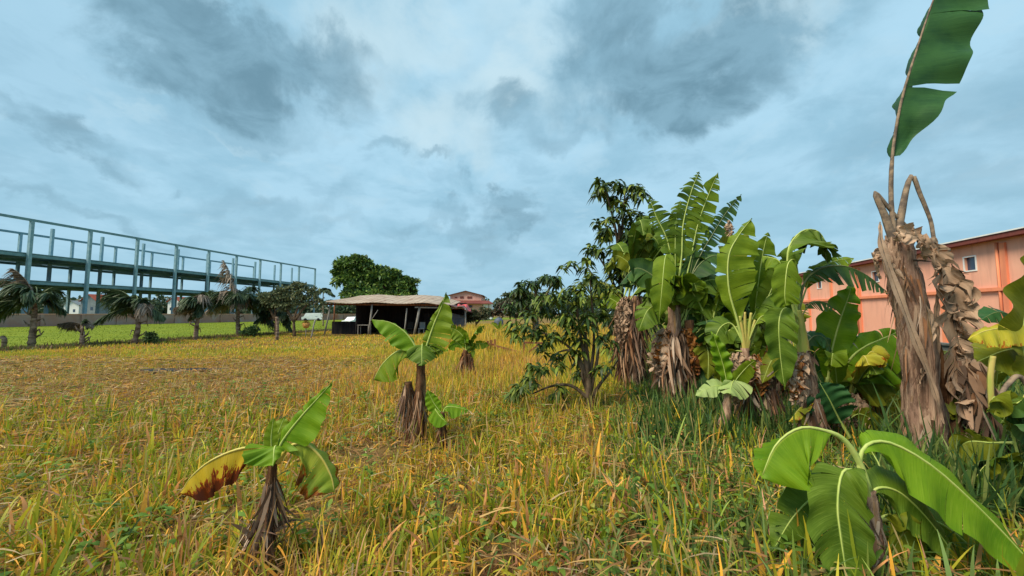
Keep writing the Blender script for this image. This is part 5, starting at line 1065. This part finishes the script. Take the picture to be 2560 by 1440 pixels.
# flattened thatch
x, y = wedge(70000, .9, 13, pw=.66); x, y = keep(x, y, lambda x, y: ~((np.abs(x + 9.4) < 1.3) & (y > 10.35) & (y < 11.3))); g = np.random.default_rng(9); n = len(x); az = g.uniform(0, 6.28, n); D = unit(np.stack([np.cos(az), np.sin(az), g.uniform(-.02, .5, n)], 1)); rt = np.clip((x - .35 * y + .6) / 1.6, 0, 1)
c = pick(np.stack([.45 + 0 * x, .70 + 0 * x, .18 * (1 - rt), .18 + 0 * x, .25 + rt * .8], 1), [STRAW, BROWN, OR, np.array([.62, .45, .26]), DGREEN], g) * g.uniform(.5, 1.2, n)[:, None]
tag(blades('dry_thatch', M['grass'], np.stack([x, y, g.random(n) ** 2 * .22], 1), D, side_of(D, np.tile([0, 0, 1.0], (n, 1)) + g.normal(size=(n, 3)) * .5), g.uniform(.10, .32, n), .0048 + .0004 * y, g.uniform(.1, .5, n), c, 3), 'matted straw and dead stalks lying between the living grass', 'straw', kind='stuff')
# mid field
x, y = wedge(27000, 7, 17, extra=3, pw=.8); x, y = keep(x, y, notgreen); ls = leftshort(x, y)
bare = (ls > .5) & (fbm(x, y, 3, 15) > .52) & (rng.random(len(x)) < .5); x, y, ls = x[~bare], y[~bare], ls[~bare]
H = (.38 + .3 * fbm(x, y, 2.5, 4)) * (1 - .72 * ls) * (1 + .6 * np.clip((y - 11) / 5, 0, 1) * (ls < .1))
tufts('field_grass', 'golden grass in the middle distance before the shed', x, y, 8, H, .013 + 0 * x, field_col, .10 + 0 * x, .35, .35, 3, 4)
# far field
x, y = wedge(26000, 16, 48, extra=4, pw=.9); x, y = keep(x, y, notgreen); ls = leftshort(x, y)
H = (.45 + .35 * fbm(x, y, 4, 4)) * (1 - .78 * ls) * np.where((ls < .1) & (y < 30), 1.5, 1)
tufts('field_grass', 'golden and green tall grass around and beyond the shed', x, y, 6, H, .030 + 0 * x, field_col, .22 + 0 * x, .25, .25, 3, 5)
# short grass of the bright field, sparse tufts
g = np.random.default_rng(31); u = g.uniform(-12, 75, 15000); v = GE - 44 * g.random(15000) ** 1.7; x = u * math.sin(A13) + v * math.cos(A13); y = u * math.cos(A13) - v * math.sin(A13); m = (y > 5) & (np.abs(x) < 1.6 * y + 4); x, y = x[m], y[m]
def gcol(x, y, g, k): c = pick(np.tile([.5, .3, .2], (len(x), 1)), [np.array([.19, .24, .02]), np.array([.14, .20, .018]), np.array([.25, .27, .03])], g) * g.uniform(.8, 1.2, len(x))[:, None]; return c, c
tufts('green_field_grass', 'short bright green grass of the field before the boundary wall', x, y, 5, .07 + .06 * g.random(len(x)), .022 + 0 * x, gcol, .3 + 0 * x, .4, .2, 2, 6)
# undergrowth around the banana clump
g = np.random.default_rng(41); n = 1300; px = g.uniform(1600, 2700, n); D = g.uniform(4.4, 9.5, n); x = (px - 1280) / F * D; y = D
def ucol(x, y, g, k): c = pick(np.tile([.45, .3, .25], (len(x), 1)), [np.array([.05, .11, .03]), np.array([.09, .16, .03]), np.array([.16, .2, .05])], g) * g.uniform(.6, 1.2, len(x))[:, None]; return c, c * 1.2
x = np.concatenate([x, (g.uniform(2180, 2760, 500) - 1280) / F * (yy := g.uniform(2.9, 4.6, 500))]); y = np.concatenate([y, yy]); n = len(x)
tufts('undergrowth', 'dark green weeds growing among the banana stems', x, y, 14, .45 + .45 * g.random(n), .018 + 0 * x, ucol, .10 + 0 * x, .6, .7, 4, 7)

# thin flowering stalks and small broad leaved weeds
x, y = wedge(2600, 1.6, 10, pw=.7); g = np.random.default_rng(51); n = len(x); az = g.uniform(0, 6.28, n); D = unit(np.stack([np.cos(az) * .25, np.sin(az) * .25, np.ones(n)], 1))
c = pick(np.tile([.6, .4], (n, 1)), [np.array([.50, .36, .14]), np.array([.34, .30, .08])], g)
tag(blades('seed_stalks', M['grass'], np.stack([x, y, np.zeros(n)], 1), D, side_of(D, np.tile([0, 1.0, 0], (n, 1))), g.uniform(.35, .62, n), .0045, g.uniform(.05, .5, n), c, 6, [.35, .3, .3, .3, .9, 1.3, .2]), 'thin dry seed stalks standing above the grass', 'grass', kind='stuff')
k = np.repeat(np.arange(420), 16); wx, wy = wedge(420, 1.7, 8, pw=.7); n = len(k); az = g.uniform(0, 6.28, n); D = unit(np.stack([np.cos(az), np.sin(az), g.uniform(.2, 1.4, n)], 1))
P = np.stack([wx[k] + g.normal(size=n) * .05, wy[k] + g.normal(size=n) * .05, g.uniform(.02, .24, n)], 1)
c = pick(np.tile([.5, .3, .2], (n, 1)), [np.array([.12, .22, .03]), np.array([.20, .30, .04]), np.array([.32, .30, .06])], g) * g.uniform(.7, 1.2, n)[:, None]
tag(blades('broad_leaf_weeds', M['grass'], P, D, side_of(D, np.tile([0, 0, 1.0], (n, 1)) + g.normal(size=(n, 3)) * .3), g.uniform(.05, .12, n), .018, .5, c, 4, [.15, .85, 1, .6, .05]), 'small broad leaved weeds scattered low in the grass', 'weeds', kind='stuff')
# rough dark turf edge between the grass and the green field
g = np.random.default_rng(61); u = g.uniform(-5, 60, 5200); v = GE + .15 + np.abs(g.normal(size=5200)) * .5; x = u * math.sin(A13) + v * math.cos(A13); y = u * math.cos(A13) - v * math.sin(A13); m = (y > 5); x, y = x[m], y[m]
def ecol(x, y, g, k): c = pick(np.tile([.4, .35, .25], (len(x), 1)), [np.array([.16, .13, .04]), np.array([.22, .14, .08]), np.array([.12, .16, .04])], g) * g.uniform(.6, 1.2, len(x))[:, None]; return c, c * 1.2
tufts('field_edge_grass', 'rough brownish grass along the near edge of the green field', x, y, 5, .22 + .16 * g.random(len(x)), .03 + 0 * x, ecol, .15 + 0 * x, .6, .5, 3, 8)
